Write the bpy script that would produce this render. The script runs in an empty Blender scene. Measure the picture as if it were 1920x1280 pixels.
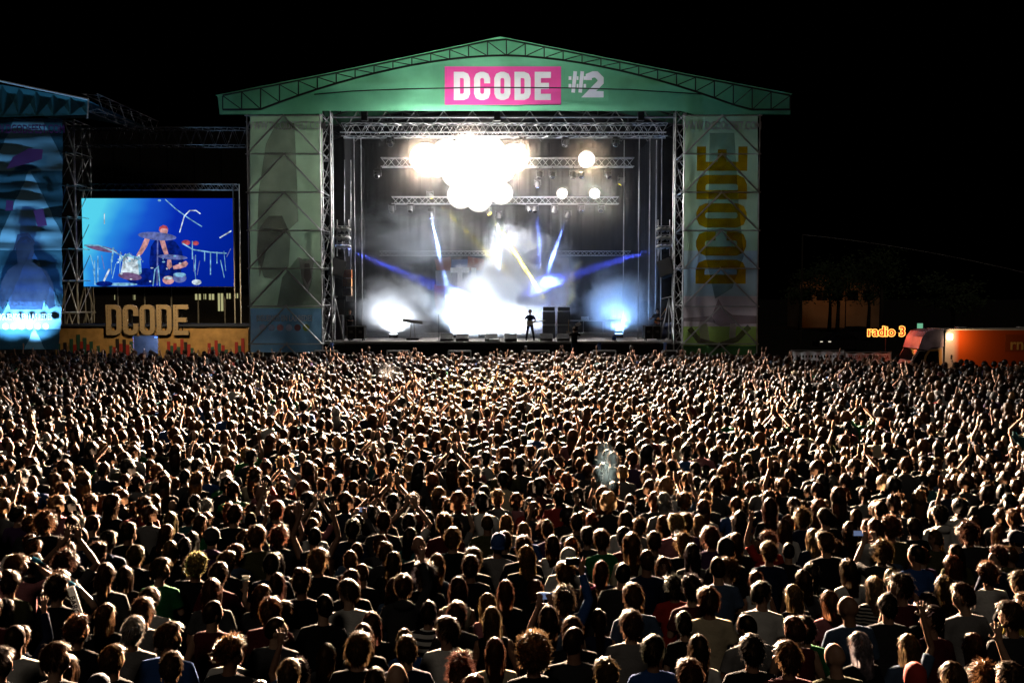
import bpy, bmesh, math, random
import numpy as np
from mathutils import Vector, Matrix, noise as mnoise
SC = bpy.context.scene
COL = SC.collection
R = math.radians
# ------------------------------------------------------------------ camera
F = 1700.0                 # focal length in pixels of the 1920 px wide photograph
CAMZ = 4.9
PITCH = math.atan(90 / F)
cam = bpy.data.cameras.new('camera'); camo = bpy.data.objects.new('camera', cam); COL.objects.link(camo)
camo.location = (0, 0, CAMZ); camo.rotation_euler = (math.pi/2 - PITCH, 0, 0)
cam.sensor_width = 36; cam.lens = 36 * F / 1920; cam.clip_end = 1500
SC.camera = camo
# ------------------------------------------------------------------ night sky
w = bpy.data.worlds.new('World'); SC.world = w; w.use_nodes = True
nt = w.node_tree
sky = nt.nodes.new('ShaderNodeTexSky'); sky.sky_type = 'NISHITA'; sky.sun_disc = False
sky.sun_elevation = R(-9); sky.sun_rotation = R(200)
nt.nodes['Background'].inputs['Strength'].default_value = 0.02
nt.links.new(sky.outputs[0], nt.nodes['Background'].inputs[0])
# faint warm fill sun added behind the camera, for unseen site lights there
sun = bpy.data.lights.new('site_fill_sun', 'SUN'); suno = bpy.data.objects.new('site_fill_sun', sun); COL.objects.link(suno)
sun.energy = 0.12; sun.angle = R(12); sun.color = (1, .84, .66)
suno.rotation_euler = (R(48), 0, R(-14))
# ------------------------------------------------------------------ render
SC.view_settings.view_transform = 'Standard'; SC.view_settings.look = 'None'
SC.view_settings.exposure = 0; SC.view_settings.gamma = 1
SC.render.engine = 'CYCLES'
SC.cycles.use_denoising = True
SC.cycles.max_bounces = 6; SC.cycles.diffuse_bounces = 0; SC.cycles.glossy_bounces = 0
SC.cycles.transmission_bounces = 2; SC.cycles.transparent_max_bounces = 12; SC.cycles.volume_bounces = 1
SC.cycles.volume_step_rate = 1.0; SC.cycles.volume_max_steps = 128
SC.cycles.sample_clamp_indirect = 4; SC.cycles.caustics_reflective = False; SC.cycles.caustics_refractive = False

def ray(px, py):
    a = (px - 960) / F; b = (640 - py) / F; c, s = math.cos(PITCH), math.sin(PITCH)
    return Vector((a, c + b * s, -s + b * c))
def P(px, py, Y):           # photo pixel -> point on the vertical plane y = Y
    d = ray(px, py); return Vector((0, 0, CAMZ)) + d * (Y / d.y)
def G(px, py, z):           # photo pixel -> point on the horizontal plane z
    d = ray(px, py); return Vector((0, 0, CAMZ)) + d * ((z - CAMZ) / d.z)
# ------------------------------------------------------------------ materials
def mat(name, col=(.5, .5, .5), rough=.6, metal=0., spec=.4, emit=None, strength=0., noise=0., nscale=6., bump=0., bscale=30., objcol=False, trans=0., tcol=None):
    m = bpy.data.materials.new(name); m.use_nodes = True
    n = m.node_tree; N = n.nodes; b = N['Principled BSDF']
    b.inputs['Base Color'].default_value = (*col, 1); b.inputs['Roughness'].default_value = rough
    b.inputs['Metallic'].default_value = metal; b.inputs['Specular IOR Level'].default_value = spec
    csock = None
    if objcol:
        oi = N.new('ShaderNodeObjectInfo'); csock = oi.outputs['Color']
    if noise:
        tc = N.new('ShaderNodeTexCoord'); nz = N.new('ShaderNodeTexNoise'); nz.inputs['Scale'].default_value = nscale; nz.inputs['Detail'].default_value = 4
        n.links.new(tc.outputs['Object'], nz.inputs['Vector'])
        mr = N.new('ShaderNodeMapRange'); mr.inputs[1].default_value = .25; mr.inputs[2].default_value = .75
        mr.inputs[3].default_value = 1 - noise; mr.inputs[4].default_value = 1 + noise
        n.links.new(nz.outputs[0], mr.inputs[0])
        mx = N.new('ShaderNodeVectorMath'); mx.operation = 'SCALE'
        if csock: n.links.new(csock, mx.inputs[0])
        else: mx.inputs[0].default_value = col
        n.links.new(mr.outputs[0], mx.inputs['Scale']); csock = mx.outputs[0]
    if csock: n.links.new(csock, b.inputs['Base Color'])
    if bump:
        tc = N.new('ShaderNodeTexCoord'); nz = N.new('ShaderNodeTexNoise'); nz.inputs['Scale'].default_value = bscale; nz.inputs['Detail'].default_value = 3
        bp = N.new('ShaderNodeBump'); bp.inputs['Strength'].default_value = bump; bp.inputs['Distance'].default_value = .02
        n.links.new(tc.outputs['Object'], nz.inputs['Vector']); n.links.new(nz.outputs[0], bp.inputs['Height']); n.links.new(bp.outputs[0], b.inputs['Normal'])
    if emit:
        b.inputs['Emission Color'].default_value = (*emit, 1); b.inputs['Emission Strength'].default_value = strength
    if trans:
        t = N.new('ShaderNodeBsdfTranslucent'); t.inputs[0].default_value = (*(tcol or col), 1)
        if csock and not tcol: n.links.new(csock, t.inputs[0])
        ms = N.new('ShaderNodeMixShader'); ms.inputs[0].default_value = trans
        n.links.new(b.outputs[0], ms.inputs[1]); n.links.new(t.outputs[0], ms.inputs[2]); n.links.new(ms.outputs[0], N['Material Output'].inputs[0])
    return m
def emat(name, col, strength):
    m = bpy.data.materials.new(name); m.use_nodes = True; N = m.node_tree.nodes; N.clear()
    e = N.new('ShaderNodeEmission'); o = N.new('ShaderNodeOutputMaterial'); e.inputs[0].default_value = (*col, 1); e.inputs[1].default_value = strength
    m.node_tree.links.new(e.outputs[0], o.inputs[0]); return m
# ------------------------------------------------------------------ mesh building
class MB:
    def __init__(s): s.v = []; s.f = []
    def add(s, v, f):
        o = len(s.v); s.v += [tuple(p) for p in v]; s.f += [tuple(i + o for i in q) for q in f]; return s
    def box(s, c, d, rot=None):
        c = Vector(c); pts = []
        for x in (-.5, .5):
            for y in (-.5, .5):
                for z in (-.5, .5):
                    p = Vector((x * d[0], y * d[1], z * d[2]))
                    if rot is not None: p = rot @ p
                    pts.append(c + p)
        return s.add(pts, [(0, 1, 3, 2), (4, 6, 7, 5), (0, 4, 5, 1), (2, 3, 7, 6), (0, 2, 6, 4), (1, 5, 7, 3)])
    def bar(s, a, b, r, n=6, r2=None):
        return s.loft([a, b], [(r, r), (r2 or r, r2 or r)], n)
    def loft(s, pts, rad, n=10, up=None):
        pts = [Vector(p) for p in pts]; rings = []; prev = None
        for i, p in enumerate(pts):
            t = (pts[min(i + 1, len(pts) - 1)] - pts[max(i - 1, 0)]).normalized()
            if up is not None: u = Vector(up) - t * Vector(up).dot(t)
            elif prev is not None: u = prev - t * prev.dot(t)
            else:
                a = Vector((1, 0, 0)) if abs(t.x) < .9 else Vector((0, 1, 0)); u = a - t * a.dot(t)
            u.normalize(); prev = u; w_ = t.cross(u)
            rx, ry = rad[i] if isinstance(rad[i], (tuple, list)) else (rad[i], rad[i])
            rings.append([p + u * (rx * math.cos(2 * math.pi * k / n)) + w_ * (ry * math.sin(2 * math.pi * k / n)) for k in range(n)])
        v = [p for r_ in rings for p in r_]; f = []
        for i in range(len(rings) - 1):
            for k in range(n):
                k2 = (k + 1) % n; f.append((i * n + k, i * n + k2, (i + 1) * n + k2, (i + 1) * n + k))
        f.append(tuple(range(n - 1, -1, -1))); m = (len(rings) - 1) * n; f.append(tuple(m + k for k in range(n)))
        return s.add(v, f)
    def ell(s, c, r, nu=14, nv=9, rot=None):
        c = Vector(c); v = []; f = []
        for j in range(nv + 1):
            th = math.pi * j / nv
            for i in range(nu):
                ph = 2 * math.pi * i / nu
                p = Vector((r[0] * math.sin(th) * math.cos(ph), r[1] * math.sin(th) * math.sin(ph), r[2] * math.cos(th)))
                if rot is not None: p = rot @ p
                v.append(c + p)
        for j in range(nv):
            for i in range(nu):
                i2 = (i + 1) % nu
                f.append((j * nu + i, (j + 1) * nu + i, (j + 1) * nu + i2, j * nu + i2))
        return s.add(v, f)
    def lathe(s, prof, c=(0, 0, 0), n=16, axis=None):   # prof: (radius, height) pairs
        c = Vector(c); rot = Vector((0, 0, 1)).rotation_difference(Vector(axis).normalized()).to_matrix() if axis is not None else Matrix.Identity(3)
        v = []; f = []
        for r_, h in prof:
            for k in range(n):
                a = 2 * math.pi * k / n; v.append(c + rot @ Vector((r_ * math.cos(a), r_ * math.sin(a), h)))
        for i in range(len(prof) - 1):
            for k in range(n):
                k2 = (k + 1) % n; f.append((i * n + k, i * n + k2, (i + 1) * n + k2, (i + 1) * n + k))
        return s.add(v, f)
    def poly(s, pts, depth=0., dvec=(0, 1, 0)):           # flat polygon, optionally given thickness
        pts = [Vector(p) for p in pts]; n = len(pts)
        if not depth: return s.add(pts, [tuple(range(n))])
        d = Vector(dvec) * depth
        return s.add(pts + [p + d for p in pts], [tuple(range(n)), tuple(range(2 * n - 1, n - 1, -1))] + [(i, (i + 1) % n, n + (i + 1) % n, n + i) for i in range(n)])
    def disc(s, c, rx, rz, n=20, Yoff=0, depth=0.):       # ellipse facing the audience (-Y)
        return s.poly([(c[0] + rx * math.cos(2 * math.pi * k / n), c[1] + Yoff, c[2] + rz * math.sin(2 * math.pi * k / n)) for k in range(n)], depth)
    def stroke(s, path, w_, closed=False, depth=0.02):    # thick flat line in the XZ plane: path of (x, y, z)
        pts = [Vector(p) for p in path]; n = len(pts); L = []; Rr = []
        for i in range(n):
            a = pts[i - 1] if (closed or i > 0) else None; b = pts[(i + 1) % n] if (closed or i < n - 1) else None
            d1 = (pts[i] - a).normalized() if a is not None else None; d2 = (b - pts[i]).normalized() if b is not None else None
            d1 = d1 if d1 is not None else d2; d2 = d2 if d2 is not None else d1
            n1 = Vector((-d1.z, 0, d1.x)); n2 = Vector((-d2.z, 0, d2.x)); m = (n1 + n2); m.normalize()
            k = w_ / 2 / max(.35, m.dot(n1)); L.append(pts[i] + m * k); Rr.append(pts[i] - m * k)
        for i in range(n if closed else n - 1):
            j = (i + 1) % n; s.poly([L[i], Rr[i], Rr[j], L[j]], depth)
        return s
    def build(s, name, material, parent=None, smooth=False, local=False):
        me = bpy.data.meshes.new(name); off = Vector((0, 0, 0))
        if parent is not None and not local:
            q = parent
            while q is not None: off += q.location; q = q.parent
        me.from_pydata([tuple(Vector(p) - off) for p in s.v], [], s.f)
        me.materials.append(material); o = bpy.data.objects.new(name, me); COL.objects.link(o)
        if parent is not None: o.parent = parent
        if smooth: me.shade_smooth()
        return o
def tag(o, label, cat, group=None):
    o['label'] = label; o['category'] = cat
    if group: o['group'] = group
    return o
def thing(name, label, cat, loc=(0, 0, 0), group=None):
    o = bpy.data.objects.new(name, None); COL.objects.link(o); o.location = loc; o.empty_display_size = .2
    return tag(o, label, cat, group)
def copy_tree(o, parent=None):
    c = o.copy(); COL.objects.link(c); c.parent = parent
    for ch in list(o.children): copy_tree(ch, c)
    return c
def setting(o, kind='structure'): o['kind'] = kind; return o
def to_mesh(o):             # evaluated copy of an object's mesh, source removed
    COL.objects.link(o) if o.name not in COL.objects else None
    dg = bpy.context.evaluated_depsgraph_get(); dg.update()
    me = bpy.data.meshes.new_from_object(o.evaluated_get(dg)); d = o.data; t = o.type
    bpy.data.objects.remove(o)
    if t == 'MESH': bpy.data.meshes.remove(d)
    else: bpy.data.curves.remove(d)
    return me
def text(name, s, size, material, at, parent=None, xs=1., bold=0., depth=.004, rotz=0., fill=True, tube=0., align='CENTER', roty=0.):
    cu = bpy.data.curves.new(name, 'FONT'); cu.body = s; cu.size = size; cu.align_x = align; cu.align_y = 'CENTER'; cu.offset = bold; cu.resolution_u = 3
    if tube: cu.fill_mode = 'NONE'; cu.bevel_depth = tube; cu.bevel_resolution = 1
    else: cu.extrude = depth
    o = bpy.data.objects.new(name, cu); me = to_mesh(o)
    M = Matrix.Translation(Vector(at)) @ Matrix.Rotation(rotz, 4, 'Z') @ Matrix.Rotation(roty, 4, 'Y') @ Matrix.Rotation(math.pi / 2, 4, 'X') @ Matrix.Diagonal((xs, 1, 1, 1))
    off = Vector((0, 0, 0)); q = parent
    while q is not None: off += q.location; q = q.parent
    me.transform(Matrix.Translation(-off) @ M); me.materials.clear(); me.materials.append(material); me.name = name
    ob = bpy.data.objects.new(name, me); COL.objects.link(ob)
    if parent is not None: ob.parent = parent
    return ob
def glyph(mb, ch, x, z, wd, ht, t, Y, depth=.02):         # condensed block capitals built from strokes
    h = t / 2; l, r_, b, tp = x + h, x + wd - h, z + h, z + ht - h; c = min(wd, ht) * .24
    pt = lambda *q: [(a, Y, b_) for a, b_ in q]
    S = lambda path, closed=False: mb.stroke(path, t, closed, depth)
    if ch == 'D': S(pt((l, b), (r_ - c, b), (r_ - c * .3, b + c * .3), (r_, b + c), (r_, tp - c), (r_ - c * .3, tp - c * .3), (r_ - c, tp), (l, tp)), True)
    elif ch == 'O': S(pt((l + c, b), (r_ - c, b), (r_ - c * .3, b + c * .3), (r_, b + c), (r_, tp - c), (r_ - c * .3, tp - c * .3), (r_ - c, tp), (l + c, tp), (l + c * .3, tp - c * .3), (l, tp - c), (l, b + c), (l + c * .3, b + c * .3)), True)
    elif ch == 'C': S(pt((r_, b + ht * .3), (r_, b + c), (r_ - c * .3, b + c * .3), (r_ - c, b), (l + c, b), (l + c * .3, b + c * .3), (l, b + c), (l, tp - c), (l + c * .3, tp - c * .3), (l + c, tp), (r_ - c, tp), (r_ - c * .3, tp - c * .3), (r_, tp - c), (r_, tp - ht * .3)))
    elif ch == 'E':
        S(pt((l, z), (l, z + ht)))
        for q, e in ((b, 0), (z + ht / 2, .12), (tp, 0)): S(pt((l + h, q), (x + wd * (1 - e), q)))
    elif ch == 'T': S(pt((x, tp), (x + wd, tp))); S(pt((x + wd / 2, z), (x + wd / 2, tp - h)))
    elif ch == 'H': S(pt((l, z), (l, z + ht))); S(pt((r_, z), (r_, z + ht))); S(pt((l + h, z + ht / 2), (r_ - h, z + ht / 2)))
    elif ch == 'K': S(pt((l, z), (l, z + ht))); S(pt((l + h, z + ht * .45), (r_, z + ht))); S(pt((l + t, z + ht * .58), (r_, z)))
    elif ch == '#':
        for q in (.32, .72): S(pt((x + wd * (q - .06), z), (x + wd * (q + .06), z + ht)))
        for q in (.32, .68):
            S(pt((x, z + ht * q), (x + wd * .16, z + ht * q))); S(pt((x + wd * .46, z + ht * q), (x + wd * .56, z + ht * q))); S(pt((x + wd * .86, z + ht * q), (x + wd, z + ht * q)))
    elif ch == '2': S(pt((l, tp - ht * .22), (l, tp - c * .4), (l + c, tp), (r_ - c, tp), (r_, tp - c), (r_, tp - ht * .3), (l, b), (x + wd, b)))
    return mb
KEY, WASH, BEAM, FLOOR, HAZE, LOWHAZE, LENS, STAGE_FILL = 400000., 60000., 450000., 4000., .0026, .0055, 400, 1100.
# ================================================================== people
M_SKIN = mat('skin', rough=.55, objcol=True, noise=.12, nscale=14, spec=.35)
M_CLOTH = mat('cloth', rough=.9, objcol=True, noise=.18, nscale=5, bump=.7, bscale=11, spec=.15)
M_DENIM = mat('trousers_cloth', (.02, .025, .04), rough=.9, noise=.3, bump=.4, bscale=12, spec=.1)
M_EYE = mat('eye', (.02, .012, .008), rough=.15)
M_DARKPL = mat('black_plastic', (.012, .012, .014), rough=.4)
M_CUP = mat('clear_cup_plastic', (.75, .75, .72), rough=.3, trans=.5, tcol=(.8, .78, .7))
M_CAPW = mat('cap_cloth', rough=.8, objcol=True, bump=.2, bscale=60)
def hair_material():
    m = bpy.data.materials.new('hair'); m.use_nodes = True; n = m.node_tree; N = n.nodes; b = N['Principled BSDF']
    oi = N.new('ShaderNodeObjectInfo'); tc = N.new('ShaderNodeTexCoord')
    nz = N.new('ShaderNodeTexNoise'); nz.inputs['Scale'].default_value = 45; n.links.new(tc.outputs['Object'], nz.inputs['Vector'])
    mr = N.new('ShaderNodeMapRange'); mr.inputs[1].default_value = .3; mr.inputs[2].default_value = .7; mr.inputs[3].default_value = .55; mr.inputs[4].default_value = 1.5
    n.links.new(nz.outputs[0], mr.inputs[0])
    mx = N.new('ShaderNodeVectorMath'); mx.operation = 'SCALE'; n.links.new(oi.outputs['Color'], mx.inputs[0]); n.links.new(mr.outputs[0], mx.inputs['Scale'])
    n.links.new(mx.outputs[0], b.inputs['Base Color']); b.inputs['Roughness'].default_value = .42; b.inputs['Specular IOR Level'].default_value = .45; b.inputs['Specular Tint'].default_value = (1, .62, .34, 1)
    t = N.new('ShaderNodeBsdfTranslucent'); g = N.new('ShaderNodeGamma'); g.inputs[1].default_value = .7
    n.links.new(mx.outputs[0], g.inputs[0]); n.links.new(g.outputs[0], t.inputs[0])
    ms = N.new('ShaderNodeMixShader'); ms.inputs[0].default_value = .38
    n.links.new(b.outputs[0], ms.inputs[1]); n.links.new(t.outputs[0], ms.inputs[2]); n.links.new(ms.outputs[0], N['Material Output'].inputs[0])
    return m
M_HAIR = hair_material()
def stripe_material(name, c1, c2, scale):
    m = mat(name, c1, rough=.9, spec=.1); n = m.node_tree; N = n.nodes
    tc = N.new('ShaderNodeTexCoord'); sp = N.new('ShaderNodeSeparateXYZ'); n.links.new(tc.outputs['Object'], sp.inputs[0])
    ml = N.new('ShaderNodeMath'); ml.operation = 'MULTIPLY'; ml.inputs[1].default_value = scale; n.links.new(sp.outputs[2], ml.inputs[0])
    fr = N.new('ShaderNodeMath'); fr.operation = 'FRACT'; n.links.new(ml.outputs[0], fr.inputs[0])
    gt = N.new('ShaderNodeMath'); gt.operation = 'GREATER_THAN'; gt.inputs[1].default_value = .55; n.links.new(fr.outputs[0], gt.inputs[0])
    mx = N.new('ShaderNodeMix'); mx.data_type = 'RGBA'; mx.inputs[6].default_value = (*c1, 1); mx.inputs[7].default_value = (*c2, 1)
    n.links.new(gt.outputs[0], mx.inputs[0]); n.links.new(mx.outputs[2], N['Principled BSDF'].inputs['Base Color']); return m
M_STRIPE = stripe_material('striped_jersey', (.72, .7, .66), (.015, .015, .02), 13)
M_STRIPE2 = stripe_material('fine_striped_jersey', (.02, .02, .03), (.5, .46, .4), 24)

HEADC = 1.63; HR = (.077, .096, .122)
ARMS = {   # per pose: (elbow, wrist, hand direction) for the right arm at +x; mirrored by s
 'down': ((.25, -.03, 1.15), (.245, .06, .90), (0, .2, -1)),
 'front': ((.25, .0, 1.15), (.12, .23, 1.12), (-.8, .5, .1)),
 'up': ((.29, .08, 1.62), (.21, .14, 1.89), (-.05, .1, 1)),
 'clap': ((.30, .10, 1.60), (.07, .18, 1.86), (-.12, .1, 1)),
 'phone': ((.21, .25, 1.40), (.085, .34, 1.64), (-.25, .12, .95)),
 'cup': ((.26, .03, 1.17), (.21, .23, 1.36), (-.15, .45, .9)),
 'drink': ((.30, .20, 1.42), (.11, .22, 1.58), (-.7, .1, .5)),
 'strum': ((.33, -.02, 1.17), (.12, .22, 1.04), (-.9, .2, -.3)),
 'fret': ((.33, .10, 1.18), (.40, .32, 1.12), (.1, .4, .8)),
 'lens': ((.28, .18, 1.30), (.12, .36, 1.48), (-.5, .5, .5)),
}
POSES = {  # name: (left arm, right arm)
 'down': ('down', 'down'), 'front': ('front', 'front'), 'up_right': ('down', 'up'), 'up_left': ('up', 'front'),
 'both_up': ('clap', 'clap'), 'phone': ('phone', 'phone'), 'cup': ('down', 'cup'), 'drink': ('front', 'drink'),
 'phone_one': ('front', 'up'), 'hands_up': ('up', 'up'), 'guitar': ('strum', 'fret'), 'camera': ('lens', 'lens'),
}
def arm_pts(a, s):
    e, wv, d = ARMS[a]; m = lambda p: Vector((p[0] * s, p[1], p[2]))
    return Vector((s * .175, 0, 1.383)), m(e), m(wv), m(d).normalized()
def hand(mb, wv, d, s, curl=.25, spread=1.):
    d = d.normalized(); side = Vector((0, 1, 0)).cross(d) if abs(d.y) < .9 else Vector((1, 0, 0))
    side = (Vector((1, 0, 0)) - d * d.x); side.normalize(); nrm = d.cross(side)
    pc = wv + d * .05; rot = Matrix((side, nrm, d)).transposed()
    mb.ell(pc, (.041, .019, .056), 10, 7, rot)
    for k, L in enumerate((.076, .088, .082, .064)):
        o = (k - 1.5) * .021; b = pc + d * .042 + side * o; dd = (d + side * (k - 1.5) * .2 * spread + nrm * curl * .5).normalized(); d2 = (dd + nrm * curl).normalized()
        mb.loft([b, b + dd * L * .55, b + dd * L * .55 + d2 * L * .5], [.0095, .009, .0075], 6)
    tb = wv + d * .025 - side * s * .032; td = (d * .55 - side * s * .75 + nrm * .2).normalized()
    mb.loft([tb, tb + td * .035, tb + td * .04 + (td + d).normalized() * .03], [.0125, .011, .009], 6)
def head_shape(mb, yaw, pitch=0.):
    v = []; nu, nv = 28, 20; rx, ry, rz = HR
    g = lambda a, b, c, d: math.exp(-(a / c) ** 2 - (b / d) ** 2)
    rot = Matrix.Rotation(yaw, 3, 'Z') @ Matrix.Rotation(pitch, 3, 'X')
    for j in range(nv + 1):
        th = math.pi * j / nv
        for i in range(nu):
            ph = 2 * math.pi * i / nu; x, y, z = math.sin(th) * math.cos(ph), math.sin(th) * math.sin(ph), math.cos(th)
            X, Y, Z = x * rx, y * ry, z * rz
            if Z < 0: k = (-Z / rz); X *= 1 - .34 * k ** 1.4; Y = Y * (1 - .16 * k) + (.012 * k if y > 0 else .02 * k)
            if y < 0 and Z > -.06: Y *= 1.07
            if y > .15:
                Y += .024 * g(X, Z + .022, .012, .022) + .013 * g(X, Z - .0, .008, .02) - .012 * g(abs(X) - .031, Z - .008, .015, .012) + .006 * g(X, Z - .032, .05, .012) + .007 * g(X, Z + .062, .024, .01) + .008 * g(X, Z + .1, .022, .018)
            v.append(Vector((0, .005, HEADC)) + rot @ Vector((X, Y, Z)))
    f = [(j * nu + i, (j + 1) * nu + i, (j + 1) * nu + (i + 1) % nu, j * nu + (i + 1) % nu) for j in range(nv) for i in range(nu)]
    mb.add(v, f)
    for s in (-1, 1): mb.ell(Vector((0, .005, HEADC)) + rot @ Vector((s * .078, -.008, -.012)), (.011, .021, .033), 8, 6, rot @ Matrix.Rotation(s * .35, 3, 'Z'))
def body_mesh(name, pose, yaw=0., pitch=0., legs='stand', voxel=.014):
    mb = MB(); head_shape(mb, yaw, pitch)
    mb.loft([(0, -.03, 1.42), (0, -.018, 1.50), (0, -.005, 1.58)], [(.075, .065), (.054, .056), (.054, .058)], 12, up=(1, 0, 0))
    mb.loft([(0, 0, .86), (0, 0, 1.05), (0, 0, 1.25), (0, -.01, 1.37), (0, -.02, 1.45)], [(.15, .10), (.13, .09), (.155, .105), (.155, .085), (.08, .065)], 16, up=(1, 0, 0))
    for s, a in ((-1, POSES[pose][0]), (1, POSES[pose][1])):
        S, e, wv, d = arm_pts(a, s); mb.loft([S - Vector((s * .06, 0, 0)), S, S.lerp(e, .5), e, e.lerp(wv, .3), wv, wv + d * .02], [.055, .055, .047, .038, .040, .028, .026], 10)
        hand(mb, wv, d, s, curl=.9 if a in ('front', 'cup', 'drink', 'phone', 'strum', 'fret', 'lens') else .2, spread=1 if a in ('up', 'clap') else .3)
        lx = .22 if legs == 'apart' else .095
        mb.loft([(s * .085, 0, .92), (s * (.09 + lx) / 2, .01, .50), (s * lx, -.01, .09)], [.085, .055, .038], 10)
        mb.loft([(s * lx, -.05, .045), (s * lx, .06, .045), (s * lx, .15, .03)], [(.036, .04), (.042, .04), (.034, .025)], 8)
    return remesh(name, mb, .0095 if pose in ('up_right', 'up_left', 'both_up', 'hands_up', 'phone_one') else voxel, M_SKIN, 1)
def remesh(name, mb, voxel, material, sm=2):
    me = bpy.data.meshes.new('t'); me.from_pydata(mb.v, [], mb.f); o = bpy.data.objects.new('t', me)
    bm = bmesh.new(); bm.from_mesh(me); bmesh.ops.recalc_face_normals(bm, faces=bm.faces); bm.to_mesh(me); bm.free()
    r_ = o.modifiers.new('r', 'REMESH'); r_.mode = 'VOXEL'; r_.voxel_size = voxel
    if sm: q = o.modifiers.new('s', 'SMOOTH'); q.iterations = sm; q.factor = .5
    m2 = to_mesh(o); m2.name = name; m2.materials.clear(); m2.materials.append(material); m2.shade_smooth(); return m2
def shirt_mesh(name, pose, sleeve):
    mb = MB()
    mb.loft([(0, .0, .86), (0, 0, .90), (0, 0, 1.06), (0, 0, 1.26), (0, -.01, 1.37), (0, -.02, 1.43), (0, -.02, 1.475)],
            [(.172, .118), (.178, .12), (.165, .112), (.182, .128), (.172, .108), (.124, .086), (.074, .07)], 20, up=(1, 0, 0))
    for s, a in ((-1, POSES[pose][0]), (1, POSES[pose][1])):
        S, e, wv, d = arm_pts(a, s); S = S + Vector((0, -.01, 0)); i = Vector((s * .075, -.015, 1.402))
        if sleeve == 'tank': mb.loft([i, S - Vector((s * .01, 0, 0))], [.068, .066], 10)
        elif sleeve == 'short': mb.loft([i, S, S.lerp(e, .4), S.lerp(e, .72)], [.068, .066, .064, .065], 12)
        else: mb.loft([i, S, S.lerp(e, .5), e, e.lerp(wv, .5), e.lerp(wv, .95)], [.068, .067, .061, .055, .05, .042], 12)
    if sleeve == 'hood': mb.ell((0, -.10, 1.46), (.12, .06, .06), 12, 8)
    return remesh(name, mb, .0165, M_CLOTH, 2)
def trousers_mesh(name, legs='stand'):
    mb = MB(); lx = .22 if legs == 'apart' else .095
    mb.loft([(0, 0, .80), (0, 0, .90), (0, 0, .97)], [(.165, .118), (.165, .112), (.15, .1)], 16, up=(1, 0, 0))
    for s in (-1, 1):
        mb.loft([(s * .085, 0, .90), (s * (.09 + lx) / 2, .01, .5), (s * lx, -.01, .1)], [.098, .072, .06], 12)
        mb.loft([(s * lx, -.07, .05), (s * lx, .06, .05), (s * lx, .17, .035)], [(.046, .05), (.05, .048), (.04, .032)], 10)
    return remesh(name, mb, .016, M_DENIM, 2)
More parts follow.
